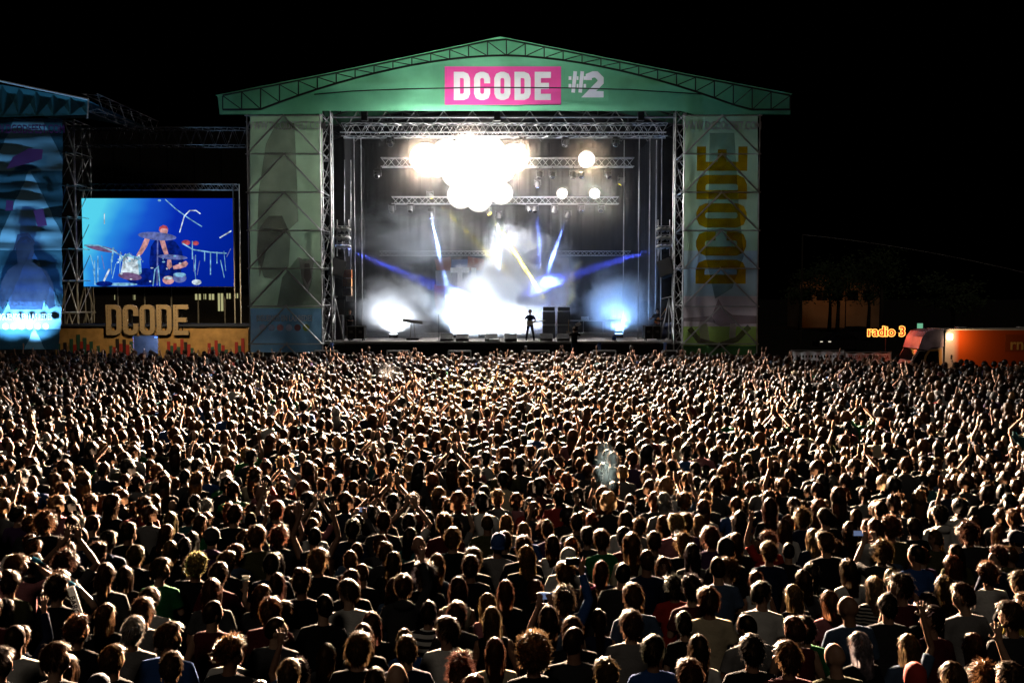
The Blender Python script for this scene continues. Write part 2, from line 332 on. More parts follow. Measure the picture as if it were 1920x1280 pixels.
# ------------------------------------------------------------------ hair (around the head centre)
def hair_limit(u):
    h = math.hypot(u.x, u.y); c = u.y / h if h > 1e-6 else 0
    T = [(-1, -.62), (-.45, -.55), (-.1, -.2), (.15, -.05), (.45, .3), (.75, .56), (1, .6)]
    for (a, p), (b, q) in zip(T, T[1:]):
        if c <= b: return p + (q - p) * (c - a) / (b - a)
    return T[-1][1]
def hair_mesh(name, kind, seed, thick=.022, rough=.006, tufts=420, tl=.05, L=0.):
    rnd = random.Random(seed); mb = MB(); nu, nv = 36, 22; sv = Vector((seed * 3.1, seed, 0))
    lift = {'short': 1, 'messy': 1, 'curly': 1, 'afro': 1}.get(kind, 1)
    def surf(u, extra=0.):
        t = thick * (.75 + .45 * max(0, u.z)) + rough * mnoise.noise(u * 5 + sv) * 2 + rough * mnoise.noise(u * 13 + sv)
        if kind == 'quiff' and u.y > 0 and u.z > .3: t += .03 * u.y
        k = max(0., min(1., (u.z - hair_limit(u)) / .16)); t = t * k - .006 * (1 - k) + extra * k
        y = u.y * (HR[1] + t) * (1.06 if u.y < 0 else 1)
        return Vector((u.x * (HR[0] + t), y + .0, u.z * (HR[2] + t)))
    v = []; us = []
    for j in range(nv + 1):
        th = math.pi * j / nv
        for i in range(nu):
            ph = 2 * math.pi * i / nu; u = Vector((math.sin(th) * math.cos(ph), math.sin(th) * math.sin(ph), math.cos(th))); us.append(u); v.append(surf(u))
    f = []
    for j in range(nv):
        for i in range(nu):
            q = (j * nu + i, (j + 1) * nu + i, (j + 1) * nu + (i + 1) % nu, j * nu + (i + 1) % nu)
            if max(us[k].z - hair_limit(us[k]) for k in q) > -.04: f.append(q)
    mb.add(v, f)
    if L:      # the fall of long hair down the back
        n1, n2 = 22, 12; v = []
        for j in range(n2 + 1):
            t = j / n2; z = -.02 - t * L
            for i in range(n1 + 1):
                a = R(-118 + 236 * i / n1); wob = 1 + .10 * mnoise.noise(Vector((i * .8, z * 9, seed)))
                rx = (.092 + .022 * math.sin(min(1, t * 1.6) * math.pi * .5)) * wob * (1 - .25 * t * t); ry = (.108 + .014 * t) * wob
                if kind == 'ponytail': rx *= (1 - .75 * min(1, t * 3)); ry = ry * (1 - .3 * min(1, t * 3))
                v.append(Vector((math.sin(a) * rx, -math.cos(a) * ry - .035 * t - (.03 if kind == 'ponytail' else 0) * min(1, 3 * t), z + .03 * math.cos(a * 2) * t * rnd.uniform(.6, 1))))
        w1 = n1 + 1; mb.add(v, [(j * w1 + i, j * w1 + i + 1, (j + 1) * w1 + i + 1, (j + 1) * w1 + i) for j in range(n2) for i in range(n1)])
        nlock = 90
        for _ in range(nlock):
            a = R(rnd.uniform(-122, 122)); l0 = rnd.uniform(.3, 1.05) * L; pts = []; z0 = rnd.uniform(-.01, .05); wv = rnd.uniform(0, 6)
            if kind == 'ponytail': a *= .25
            for k in range(6):
                t = k / 5 * l0 / max(L, .01); rr = 1.03 + .05 * math.sin(wv + t * 9)
                pts.append(Vector((math.sin(a) * .115 * rr * (1 - .2 * t), -math.cos(a) * .122 * rr - .035 * t, z0 - .02 - t * L)))
            wd = Vector((math.cos(a), math.sin(a), 0)) * rnd.uniform(.004, .009)
            vv = []
            for k, p in enumerate(pts): e = wd * (1 - .7 * k / 5); vv += [p - e, p + e]
            mb.add(vv, [(2 * k, 2 * k + 1, 2 * k + 3, 2 * k + 2) for k in range(5)])
    if kind == 'bun':
        for _ in range(1): mb.ell((0, -.07, .135), (.05, .05, .042), 12, 8)
    crown = Vector((0, -.4, .92)).normalized(); n = 0
    while n < tufts:
        u = Vector((rnd.gauss(0, 1), rnd.gauss(0, 1), rnd.gauss(0, 1))).normalized()
        if u.z < hair_limit(u) - .02: continue
        n += 1; p = surf(u); away = (u - crown) - u * (u - crown).dot(u)
        if away.length < .05: away = Vector((rnd.uniform(-1, 1), rnd.uniform(-1, 1), 0))
        away.normalize(); sd = u.cross(away)
        if kind == 'afro' or kind == 'curly': d = (u * .8 + Vector((rnd.uniform(-1, 1), rnd.uniform(-1, 1), rnd.uniform(-1, 1))) * .8).normalized()
        elif kind == 'messy': d = (away * .6 + u * rnd.uniform(.2, .8) + sd * rnd.uniform(-.6, .6)).normalized()
        elif L: d = (away * .9 + u * .08 + sd * rnd.uniform(-.2, .2) + Vector((0, 0, -.3))).normalized()
        else: d = (away * .85 + u * rnd.uniform(.08, .42) + sd * rnd.uniform(-.35, .35)).normalized()
        l_ = tl * rnd.uniform(.5, 1.3); wd = sd * rnd.uniform(.0025, .006); d2 = (d + away * .3 - u * .25 + Vector((0, 0, -.25))).normalized()
        if kind in ('afro', 'curly'): d2 = (d + Vector((rnd.uniform(-1, 1), rnd.uniform(-1, 1), rnd.uniform(-1, 1)))).normalized()
        p = p - u * .004; a, b, c = p, p + d * l_ * .5, p + d * l_ * .5 + d2 * l_ * .5
        mb.add([a - wd, a + wd, b - wd * .8, b + wd * .8, c], [(0, 1, 3, 2), (2, 3, 4)])
    me = bpy.data.meshes.new(name); me.from_pydata(mb.v, [], mb.f); me.materials.append(M_HAIR); me.shade_smooth(); return me
def cap_mesh(name, back=False, beanie=False):
    mb = MB(); s = -1 if back else 1
    prof = [(.104, -.015), (.106, .02), (.102, .06), (.086, .098), (.055, .124), (.015, .137), (.0, .138)]
    if beanie: prof = [(.1, -.05), (.106, -.01), (.106, .04), (.095, .09), (.06, .13), (.02, .148), (0, .15)]
    mb.lathe(prof, (0, -.006, .012), 20)
    for i in range(len(mb.v)): x, y, z = mb.v[i]; mb.v[i] = (x * .9, y * 1.06, z)
    if not beanie:
        v = []; n = 10
        for k in range(n + 1):
            a = R(-62 + 124 * k / n); v += [Vector((math.sin(a) * .092, s * math.cos(a) * .1, -.002)), Vector((math.sin(a) * .098, s * (math.cos(a) * .095 + .075), -.02))]
        v2 = [p + Vector((0, 0, -.006)) for p in v]; m = len(v)
        mb.add(v + v2, [(2 * k, 2 * k + 1, 2 * k + 3, 2 * k + 2) for k in range(n)] + [(m + 2 * k, m + 2 * k + 2, m + 2 * k + 3, m + 2 * k + 1) for k in range(n)])
        mb.ell((0, -.006, .152), (.009, .009, .006), 6, 4)
    me = bpy.data.meshes.new(name); me.from_pydata(mb.v, [], mb.f); me.materials.append(M_CAPW); me.shade_smooth(); return me
def small_mesh(name, fn, material):
    mb = MB(); fn(mb); me = bpy.data.meshes.new(name); me.from_pydata(mb.v, [], mb.f); me.materials.append(material); me.shade_smooth(); return me
M_BROW = mat('eyebrow_hair', (.02, .012, .008), rough=.8); M_LIP = mat('lips', (.25, .08, .07), rough=.45)
EYE = {s: small_mesh('eye', lambda m: m.ell((s * .031, .0835, .008), (.012, .008, .006), 8, 6), M_EYE) for s in (-1, 1)}
BROW = {s: small_mesh('eyebrow', lambda m: m.loft([(s * .014, .094, .027), (s * .032, .0935, .031), (s * .048, .083, .026)], [.003, .004, .002], 5), M_BROW) for s in (-1, 1)}
MOUTH = small_mesh('mouth', lambda m: m.loft([(-.022, .0935, -.063), (0, .1, -.062), (.022, .0935, -.063)], [.002, .0035, .002], 5), M_LIP)
HAIR = {}
for i in range(4): HAIR['short%d' % i] = hair_mesh('short_hair', 'short', i + 1, .018 + .004 * i, .005, 520, .04 + .008 * i)
HAIR['quiff'] = hair_mesh('swept_hair', 'quiff', 9, .024, .006, 520, .055)
for i in range(2): HAIR['messy%d' % i] = hair_mesh('messy_hair', 'messy', 11 + i, .03, .012, 620, .07)
for i in range(2): HAIR['curly%d' % i] = hair_mesh('curly_hair', 'curly', 15 + i, .038, .014, 900, .035)
HAIR['afro'] = hair_mesh('afro_hair', 'afro', 19, .07, .014, 1300, .04)
HAIR['buzz'] = hair_mesh('cropped_hair', 'short', 21, .008, .001, 250, .012)
for i in range(3): HAIR['long%d' % i] = hair_mesh('long_hair', 'long', 23 + i, .024, .006, 360, .09, .26 + .06 * i)
HAIR['wavy'] = hair_mesh('wavy_hair', 'long', 31, .034, .014, 420, .08, .28)
HAIR['ponytail'] = hair_mesh('ponytail_hair', 'ponytail', 33, .018, .004, 360, .07, .3)
HAIR['bun'] = hair_mesh('bun_hair', 'bun', 35, .02, .005, 420, .05)
CAPS = {'cap': cap_mesh('cap'), 'cap_back': cap_mesh('cap', True), 'beanie': cap_mesh('beanie', beanie=True)}
_bodies, _shirts, _trs = {}, {}, {}
def body(pose, yaw, pitch=0, legs='stand'):
    k = (pose, yaw, pitch, legs)
    if k not in _bodies: _bodies[k] = body_mesh('person', pose, R(yaw), R(pitch), legs)
    return _bodies[k]
def shirt(pose, sl):
    if (pose, sl) not in _shirts: _shirts[(pose, sl)] = shirt_mesh('shirt', pose, sl)
    return _shirts[(pose, sl)]
def trousers(legs='stand'):
    if legs not in _trs: _trs[legs] = trousers_mesh('trousers', legs)
    return _trs[legs]
SKIN = [(.42, .23, .15), (.36, .18, .115), (.46, .27, .18), (.28, .14, .085)]
HCOL = {'black': (.010, .008, .007), 'dark brown': (.026, .011, .0055), 'brown': (.055, .023, .010), 'auburn': (.075, .026, .011), 'fair': (.11, .056, .024), 'blond': (.20, .115, .055), 'grey': (.2, .19, .18), 'pink': (.5, .05, .16)}
SCOL = {'black': (.010, .010, .012), 'charcoal': (.035, .035, .038), 'dark grey': (.07, .07, .075), 'navy': (.012, .018, .05), 'white': (.72, .70, .67), 'cream': (.66, .55, .37), 'grey': (.24, .23, .23), 'maroon': (.10, .014, .018),
        'blue': (.03, .09, .30), 'denim': (.07, .11, .19), 'green': (.015, .17, .05), 'red': (.45, .03, .02), 'olive': (.07, .07, .03), 'purple': (.07, .03, .10), 'teal': (.02, .12, .13), 'pink': (.5, .18, .2), 'yellow': (.5, .36, .03)}
def link(me, name, parent=None, color=None, loc=None):
    o = bpy.data.objects.new(name, me); COL.objects.link(o)
    if parent is not None: o.parent = parent
    if color: o.color = (*color, 1)
    if loc: o.location = loc
    return o
def make_person(loc, rotz, pose, yaw, hair, hcol, sleeve, scol, skin, scale=(1, 1, 1), pitch=0, legs='stand', stripe=None, cap=None, ccol=None, eyes=None):
    b = link(body(pose, yaw, pitch, legs), 'person', None, skin, loc); b.rotation_euler.z = rotz; b.scale = scale
    hl = (0, .005, HEADC); hrot = Matrix.Rotation(R(yaw), 3, 'Z') @ Matrix.Rotation(R(pitch), 3, 'X'); he = hrot.to_euler()
    if hair: h = link(HAIR[hair], 'hair', b, hcol, hl); h.rotation_euler = he
    if cap: c = link(CAPS[cap], 'beanie' if cap == 'beanie' else 'cap', b, ccol, hl); c.rotation_euler = he
    s = link(shirt(pose, sleeve), 'shirt', b, scol)
    if stripe:
        s.material_slots[0].link = 'OBJECT'; s.material_slots[0].material = stripe
    link(trousers(legs), 'trousers', b)
    if eyes if eyes is not None else (math.cos(rotz + R(yaw)) < .75):
        for me, nm in ((EYE[-1], 'eye'), (EYE[1], 'eye'), (BROW[-1], 'eyebrow'), (BROW[1], 'eyebrow'), (MOUTH, 'mouth')):
            e = link(me, nm, b, None, hl); e.rotation_euler = he
    return b
# ================================================================== the ground
M_GROUND = mat('trampled_ground', (.014, .012, .010), rough=.95, noise=.4, nscale=.6, bump=.5, bscale=3)
setting(MB().poly([(-400, -60, 0), (400, -60, 0), (400, 700, 0), (-400, 700, 0)]).build('ground', M_GROUND))
# ================================================================== main stage
M_STEEL = mat('galvanised_steel', (.5, .5, .51), rough=.4, metal=.2, noise=.25, nscale=3)
M_ALU = mat('truss_aluminium', (.6, .6, .62), rough=.35, metal=.25, noise=.15)
M_BLACKST = mat('black_painted_steel', (.015, .015, .016), rough=.5, noise=.2)
M_DRAPE = mat('black_drape', (.010, .010, .011), rough=.95, noise=.35, nscale=1.5, bump=.6, bscale=2.5)
M_DECK = mat('stage_plywood', (.42, .40, .40), rough=.5, noise=.25, nscale=1.2, bump=.1)
def fabric(name, col, tr=.55, thru=.0, noise=.14, nscale=.7):
    m = mat(name, col, rough=.75, noise=noise, nscale=nscale, bump=.55, bscale=1.3, trans=tr, spec=.2)
    if thru:
        n = m.node_tree; N = n.nodes; o = N['Material Output']; src = o.inputs[0].links[0].from_socket
        t = N.new('ShaderNodeBsdfTransparent'); ms = N.new('ShaderNodeMixShader'); ms.inputs[0].default_value = thru
        n.links.new(src, ms.inputs[1]); n.links.new(t.outputs[0], ms.inputs[2]); n.links.new(ms.outputs[0], o.inputs[0])
    return m
F_GREEN = fabric('green_canvas', (.15, .44, .26), noise=.38, nscale=.35); F_MAG = fabric('magenta_canvas', (.82, .09, .36)); F_WHITE = fabric('white_print', (.8, .78, .8)); F_LILAC = fabric('pale_print', (.85, .82, .92))
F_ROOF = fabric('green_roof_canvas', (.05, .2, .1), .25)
YF = 50.6                       # plane of the stage front
st = thing('main_stage', 'large festival stage with green gabled roof banner and black drapes', 'stage', (P(943, 640, YF).x, 57, 0))
DZ = P(943, 640, 51).z          # deck height
XL, XR = P(605, 600, 51).x, P(1272, 600, 51).x
XC = (XL + XR) / 2
# deck of separate panels
nx, ny = 10, 6; YB = 63.0
for i in range(nx):
    for j in range(ny):
        x0 = XL + (XR - XL) * i / nx; x1 = XL + (XR - XL) * (i + 1) / nx; y0 = 51 + (YB - 51) * j / ny; y1 = 51 + (YB - 51) * (j + 1) / ny
        MB().box(((x0 + x1) / 2, (y0 + y1) / 2, DZ - .06), (x1 - x0 - .012, y1 - y0 - .012, .12)).build('deck_panel', M_DECK, st)
for i in range(8):              # skirt of black cloth panels with sagging top hem
    x0 = XL + (XR - XL) * i / 8; x1 = XL + (XR - XL) * (i + 1) / 8; mb = MB(); n = 10; v = []
    for k in range(n + 1):
        t = k / n; y = 50.93 + .05 * math.sin(t * 19 + i * 2); s_ = .07 * math.sin(t * math.pi)
        v += [Vector((x0 + (x1 - x0) * t, y, .0)), Vector((x0 + (x1 - x0) * t, y + .02, DZ - .14 - s_))]
    mb.add(v, [(2 * k, 2 * k + 2, 2 * k + 3, 2 * k + 1) for k in range(n)]).build('skirt_panel', M_DRAPE, st, True)
MB().box((XC, 50.97, DZ - .07), (XR - XL, .04, .10)).build('deck_edge', mat('deck_edge_aluminium', (.5, .5, .52), rough=.35, metal=.5), st)
def drape(x0, y0, x1, y1, z0, z1, parent, n=14, amp=.09):
    v = []; d = Vector((x1 - x0, y1 - y0, 0)); nr = Vector((-d.y, d.x, 0)).normalized()
    for k in range(n + 1):
        t = k / n; p = Vector((x0, y0, 0)) + d * t + nr * (amp * math.sin(k * 2.4) * .5)
        v += [p + Vector((0, 0, z0)), p + Vector((0, 0, z1))]
    return MB().add(v, [(2 * k, 2 * k + 2, 2 * k + 3, 2 * k + 1) for k in range(n)]).build('back_drape', M_DRAPE, parent, True)
for i in range(9):
    x0 = XL + (XR - XL) * i / 9; x1 = XL + (XR - XL) * (i + 1) / 9
    drape(x0, YB - .1, x1 - .06, YB - .1, DZ, 15.2, st)
for sx, x in ((-1, XL + .5), (1, XR - .5)):
    for j in range(3): drape(x, 55.5 + 2.5 * j, x, 55.5 + 2.5 * j + 2.44, DZ + 2.2, 14.8, st, 8)
MB().box((XC, 63.15, 8), (XR - XL + 2, .05, 15.8)).build('rear_wall', M_DRAPE, st)
# --- fascia banner (four cloths round the magenta one) and gable roof
def FP(px, py, d=0.): q = P(px, py, YF); q.y += d; return q
TOP = [(408, 180), (520, 158), (640, 134), (760, 109), (850, 90), (938, 71), (1040, 91), (1160, 115), (1280, 139), (1390, 160), (1482, 178)]
def top_y(px):
    for (a, p), (b, q) in zip(TOP, TOP[1:]):
        if px <= b: return p + (q - p) * (px - a) / (b - a)
    return TOP[-1][1]
def bot_y(px): return 215 if px < 604 or px > 1276 else 208
fas = MB().poly([FP(408, 180), FP(412, 215), FP(604, 214), FP(604, top_y(604))], 0).build('fascia_banner', F_GREEN, st)
def strip(px0, px1, y0f, y1f, material, parent, name='banner_panel', n=8, d=0., wav=.05):
    v = []
    for k in range(n + 1):
        px = px0 + (px1 - px0) * k / n
        for q in range(5):
            t = q / 4; w_ = d + wav * mnoise.noise(Vector((px * .012, t * 2.2, 3.3)))
            v.append(FP(px, y0f(px) * (1 - t) + y1f(px) * t, w_))
    return MB().add(v, [(k * 5 + q, k * 5 + q + 1, k * 5 + 6 + q, k * 5 + 5 + q) for k in range(n) for q in range(4)]).build(name, material, parent, True)
B0, B1, BT, BB = 834, 1052, 125, 197
strip(604, B0, top_y, bot_y, F_GREEN, fas, n=16); strip(B0, B1, top_y, lambda x: BT, F_GREEN, fas); strip(B0, B1, lambda x: BB, bot_y, F_GREEN, fas)
strip(B1, 1058, top_y, bot_y, F_GREEN, fas, n=2); strip(1058, 1142, top_y, lambda x: 130, F_GREEN, fas); strip(1058, 1142, lambda x: 190, bot_y, F_GREEN, fas); strip(1142, 1276, top_y, bot_y, F_GREEN, fas, n=12); strip(1276, 1482, top_y, bot_y, F_GREEN, fas)
def letters(s, px0, px1, pyt, pyb, gap, t, material, parent, name, Y=YF, off=-.06, depth=.01):
    a, b = P(px0, pyb, Y), P(px1, pyt, Y); wd = (b.x - a.x + gap) / len(s)
    for i, ch in enumerate(s):
        if ch == ' ': continue
        glyph(MB(), ch, a.x + wd * i, a.z, wd - gap, b.z - a.z, t, Y + off, depth).build(name, material, parent)
def cut_panel(px0, px1, py0, py1, words, material, name):     # cloth panel with the letters let into it
    a_, b_ = FP(px0, py1), FP(px1, py0); pan = MB().box(((a_.x + b_.x) / 2, YF, (a_.z + b_.z) / 2), (b_.x - a_.x, .012, b_.z - a_.z)); cut = MB()
    for s_, q0, q1, qt, qb, gap, t_, m_ in words:
        p_, q_ = P(q0, qb, YF), P(q1, qt, YF); wd = (q_.x - p_.x + gap) / len(s_)
        for i_, ch in enumerate(s_):
            glyph(cut, ch, p_.x + wd * i_, p_.z, wd - gap, q_.z - p_.z, t_, YF - .1, .2)
            glyph(MB(), ch, p_.x + wd * i_, p_.z, wd - gap, q_.z - p_.z, t_, YF, 0.).build('letter', m_, fas)
    mo = []
    for q_ in (pan, cut):
        me = bpy.data.meshes.new('t'); me.from_pydata(q_.v, [], q_.f); bm = bmesh.new(); bm.from_mesh(me); bmesh.ops.recalc_face_normals(bm, faces=bm.faces); bm.to_mesh(me); bm.free()
        o_ = bpy.data.objects.new('t', me); COL.objects.link(o_); mo.append(o_)
    md = mo[0].modifiers.new('b', 'BOOLEAN'); md.operation = 'DIFFERENCE'; md.solver = 'EXACT'; md.use_self = True; md.object = mo[1]
    me = to_mesh(mo[0]); bpy.data.objects.remove(mo[1]); bm = bmesh.new(); bm.from_mesh(me); bm.normal_update(); bmesh.ops.delete(bm, geom=[f_ for f_ in bm.faces if f_.normal.y > -.5], context='FACES'); bm.to_mesh(me); bm.free(); off = st.location + fas.location; me.transform(Matrix.Translation(-off)); me.materials.clear(); me.materials.append(material)
    o_ = bpy.data.objects.new(name, me); COL.objects.link(o_); o_.parent = fas
cut_panel(B0, B1, BT, BB, [('DCODE', 851, 1033, 135, 188, .22, .34, F_WHITE)], F_MAG, 'logo_panel')
cut_panel(1058, 1142, 130, 190, [('#', 1066, 1099, 134, 174, 0, .2, F_LILAC), ('2', 1098, 1132, 134, 183, 0, .34, F_LILAC)], F_GREEN, 'banner_panel')
DEPTH = 13.2
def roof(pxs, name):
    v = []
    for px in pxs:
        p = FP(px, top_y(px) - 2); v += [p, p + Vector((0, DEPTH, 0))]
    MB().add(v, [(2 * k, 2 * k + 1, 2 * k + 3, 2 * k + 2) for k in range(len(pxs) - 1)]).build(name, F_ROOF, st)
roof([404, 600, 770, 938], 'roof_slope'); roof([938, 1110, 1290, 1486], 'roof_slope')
# gable trusses before and behind the canvas: rafters, curved lower chord, verticals and diagonals
def low_y(px): u = (px - 943) / 380; return 106 + 74 * abs(u) ** 1.75
for d in (-.22, 6.5, 12.6):  # foremost one, black before the canvas, stands for the truss shadow on it
    nodes = [420 + 35.3 * k for k in range(31)]
    mb = MB()
    for a, b in zip(nodes, nodes[1:]): mb.bar(FP(a, top_y(a) + 3, d), FP(b, top_y(b) + 3, d), .05, 5)
    mb.build('rafter', M_BLACKST, st)
    mb = MB(); inn = [p for p in nodes if 560 < p < 1330]
    for a, b in zip(nodes, nodes[1:]): mb.bar(FP(a, min(low_y(a), 207), d), FP(b, min(low_y(b), 207), d), .06, 5)
    mb.build('lower_chord', M_BLACKST, st)
    for k, a in enumerate(nodes):
        mb = MB().bar(FP(a, top_y(a) + 4, d), FP(a, min(low_y(a), 207), d), .036, 5)
        mb.build('truss_post', M_BLACKST, st)
        if k < 30:
            b = nodes[k + 1]; q = (a, b) if a < 943 else (b, a)
            MB().bar(FP(q[0], top_y(q[0]) + 4, d), FP(q[1], min(low_y(q[1]), 207), d), .03, 5).build('truss_diagonal', M_BLACKST, st)
mb = MB(); cab = [(590, 178), (660, 172), (760, 168), (900, 165), (1060, 166), (1180, 169), (1320, 178)]
for a, b in zip(cab, cab[1:]): mb.bar(FP(*a, -.12), FP(*b, -.12), .035, 5)
mb.build('fascia_cable', M_BLACKST, st)
for px in (680, 932, 1205):     # hoists under the roof beam
    MB().box(FP(px, 214, .7), (.35, .3, .5)).build('chain_hoist', M_BLACKST, st)
for y_, d in ((216, .6), (224, 4.)):
    mb = MB(); a, b = FP(612, y_, d), FP(1272, y_, d); mb.bar(a, b, .05, 6); mb.build('roof_beam', M_STEEL, st)
mb = MB()
for k in range(24):
    x = XL + (XR - XL) * k / 24; x2 = XL + (XR - XL) * (k + 1) / 24; z0 = FP(943, 226).z; z1 = z0 + 1.1
    mb.bar((x, 53.5, z0 if k % 2 else z1), (x2, 53.5, z1 if k % 2 else z0), .03, 4); mb.bar((x, 57.5, z0 if k % 2 else z1), (x2, 57.5, z1 if k % 2 else z0), .03, 4)
setting(mb.build('roof_lattice', mat('dull_steel', (.12, .12, .12), rough=.5, metal=.5), st), 'stuff')

def truss(name, label, a, b, sec=.5, n=24, parent=None, material=None, r=.028):
    a, b = Vector(a), Vector(b); t = thing(name, label, 'truss', tuple((a + b) / 2)); d = (b - a).normalized()
    u = Vector((0, 0, 1)) if abs(d.z) < .9 else Vector((0, 1, 0)); w_ = d.cross(u).normalized(); m = material or M_ALU
    C = [u * sec / 2 + w_ * sec / 2, u * sec / 2 - w_ * sec / 2, -u * sec / 2 - w_ * sec / 2, -u * sec / 2 + w_ * sec / 2]
    for c in C: MB().bar(a + c, b + c, r, 6).build('chord', m, t)
    for f in range(4):
        mb = MB(); c0, c1 = C[f], C[(f + 1) % 4]
        for k in range(n):
            p, q = a.lerp(b, k / n), a.lerp(b, (k + 1) / n)
            mb.bar(p + (c0 if k % 2 else c1), q + (c1 if k % 2 else c0), r * .55, 4)
        setting(mb.build('lacing', m, t), 'stuff')
    return t
def TR(px0, px1, py, Y): return P(px0, py, Y), P(px1, py, Y)
T1 = truss('lighting_truss', 'aluminium box truss highest under the green roof banner of the stage', *TR(642, 1250, 245, 52.2), sec=.72, n=44)
T2 = truss('lighting_truss', 'aluminium lighting truss behind the row of blinding white lamps', *TR(715, 1188, 305, 53.4), sec=.5, n=36)
T3 = truss('lighting_truss', 'lowest aluminium lighting truss carrying two round white lamps', *TR(735, 1160, 376, 56.2), sec=.42, n=34)
T4 = truss('backdrop_truss', 'thin aluminium truss above the collage backdrop at the rear drape', *TR(712, 1182, 475, 62.3), sec=.3, n=60, r=.02)
for x, lab in ((616, 'tall lattice mast beside the banner with a shirt and tie'), (1271, 'tall lattice mast beside the banner with yellow letters')):
    p = P(x, 640, 51.2); truss('lattice_mast', lab, (p.x, 51.2, 0), (p.x, 51.2, P(x, 210, 51.2).z), sec=.56, n=20, material=M_STEEL, r=.04)['category'] = 'mast'
# --- scaffold towers
def scaffold(label, x0, x1, y0, y1, z1, nlev, xm=None):
    t = thing('scaffold_tower', label, 'scaffold', ((x0 + x1) / 2, (y0 + y1) / 2, 0), 'scaffold towers beside the stages'); xm = xm or (x0 + x1) / 2
    for x in (x0, xm, x1):
        for y in (y0, y1):
            if x == xm and y == y0: continue
            MB().bar((x, y, 0), (x, y, z1), .035, 6).build('standard', M_STEEL, t)
    dz = z1 / nlev
    for k in range(1, nlev + 1):
        z = k * dz
        for y in (y0 - .05, y1 + .05): MB().bar((x0 - .1, y, z), (x1 + .1, y, z), .036, 5).build('ledger', M_STEEL, t)
        for x in (x0, xm, x1): MB().bar((x, y0, z + .06), (x, y1, z + .06), .026, 5).build('transom', M_STEEL, t)
        for y in (y0 - .09, y1 + .09):
            MB().bar((xm, y, z), (x0, y, z - dz), .045, 5).build('brace', M_STEEL, t); MB().bar((xm, y, z), (x1, y, z - dz), .045, 5).build('brace', M_STEEL, t)
        MB().bar((x0, y0 + .1, z - dz), (x0, y1 - .1, z), .024, 5).build('brace', M_STEEL, t); MB().bar((x1, y0 + .1, z - dz), (x1, y1 - .1, z), .024, 5).build('brace', M_STEEL, t)
    return t
TZ = P(535, 217, 50.4).z
LX0, LX1 = P(467, 500, 50.4).x, P(603, 500, 50.4).x
RX0, RX1 = P(1281, 500, 50.4).x, P(1421, 500, 50.4).x
scaffold('steel scaffold tower holding the banner with a shirt and tie', LX0, LX1, 50.4, 53.0, TZ, 7)
scaffold('steel scaffold tower holding the banner with yellow letters', RX0, RX1, 50.4, 53.0, TZ, 7)
YBN = 50.62
def BP(px, py, d=0.): q = P(px, py, YBN); q.y += d; return q
def banner(name, label, px0, px1, py0, py1, bands, nx=10):
    c = BP((px0 + px1) / 2, py1); t = thing(name, label, 'banner', (c.x, YBN, 0))
    for i, (ya, yb, material) in enumerate(bands):
        v = []; ny = max(2, int((yb - ya) / 14))
        for j in range(ny + 1):
            for k in range(nx + 1):
                px = px0 + (px1 - px0) * k / nx; py = ya + (yb - ya) * j / ny
                v.append(BP(px, py, .05 * mnoise.noise(Vector((px * .03, py * .02, 1.7))) + .03 * math.sin(py * .09 + px * .02)))
        w1 = nx + 1; MB().add(v, [(j * w1 + k, j * w1 + k + 1, (j + 1) * w1 + k + 1, (j + 1) * w1 + k) for j in range(ny) for k in range(nx)]).build('cloth_panel', material, t, True)
    return t
def gel(name, col, cover=.22):        # thin print through which the lit cloth shows
    m = bpy.data.materials.new(name); m.use_nodes = True; n = m.node_tree; N = n.nodes; b = N['Principled BSDF']; b.inputs['Base Color'].default_value = (*col, 1); b.inputs['Roughness'].default_value = .8
    mx_ = max(col); t = N.new('ShaderNodeBsdfTransparent'); t.inputs[0].default_value = (*[min(1, c / mx_ * (.25 + .75 * min(1, mx_ * 1.6))) for c in col], 1)
    tc = N.new('ShaderNodeTexCoord'); nz = N.new('ShaderNodeTexNoise'); nz.inputs['Scale'].default_value = .9; nz.inputs['Detail'].default_value = 5; n.links.new(tc.outputs['Object'], nz.inputs['Vector'])
    mr = N.new('ShaderNodeMapRange'); mr.inputs[1].default_value = .3; mr.inputs[2].default_value = .7; mr.inputs[3].default_value = 1 - cover * 1.8; mr.inputs[4].default_value = 1 - cover * .4; n.links.new(nz.outputs[0], mr.inputs[0])
    ms = N.new('ShaderNodeMixShader'); n.links.new(mr.outputs[0], ms.inputs[0]); n.links.new(b.outputs[0], ms.inputs[1]); n.links.new(t.outputs[0], ms.inputs[2]); n.links.new(ms.outputs[0], N['Material Output'].inputs[0]); return m
F_SAGE = fabric('sage_scrim', (.46, .66, .44), .6, .1); F_BLUE = fabric('blue_scrim', (.2, .42, .62), .6, .06); F_DARK = gel('dark_print', (.34, .30, .31), .14); F_MID = gel('grey_print', (.34, .32, .33))
F_SKYB = fabric('pale_blue_scrim', (.45, .6, .66), .6, .1); F_PINK = fabric('pale_pink_scrim', (.7, .6, .63), .6, .06); F_GRASS = fabric('grass_green_print', (.42, .6, .15), .6, .06); F_YEL = gel('yellow_print', (1., .68, .06), .12)
F_DG = fabric('deep_green_print', (.06, .16, .05), .5); F_RED = gel('red_print', (.8, .2, .15)); F_SLATE = gel('slate_print', (.3, .36, .36))
F_TEXT = mat('white_lettering', (.85, .84, .86), rough=.8, trans=.15); F_TEXT2 = mat('lilac_lettering', (.55, .52, .58), rough=.8, trans=.15)
bl = banner('tower_banner', 'tall green banner printed with a shirt and tie and social icons', 469, 604, 218, 660, [(218, 578, F_SAGE), (578, 660, F_BLUE)])
def prt(name, material, pts, par, d=-.11): return MB().poly([BP(x, y, d) for x, y in pts]).build(name, material, par)
prt('print_shape', F_DARK, [(519, 232), (553, 232), (556, 300), (560, 415), (500, 470), (488, 520), (482, 470), (486, 360), (500, 270)], bl)
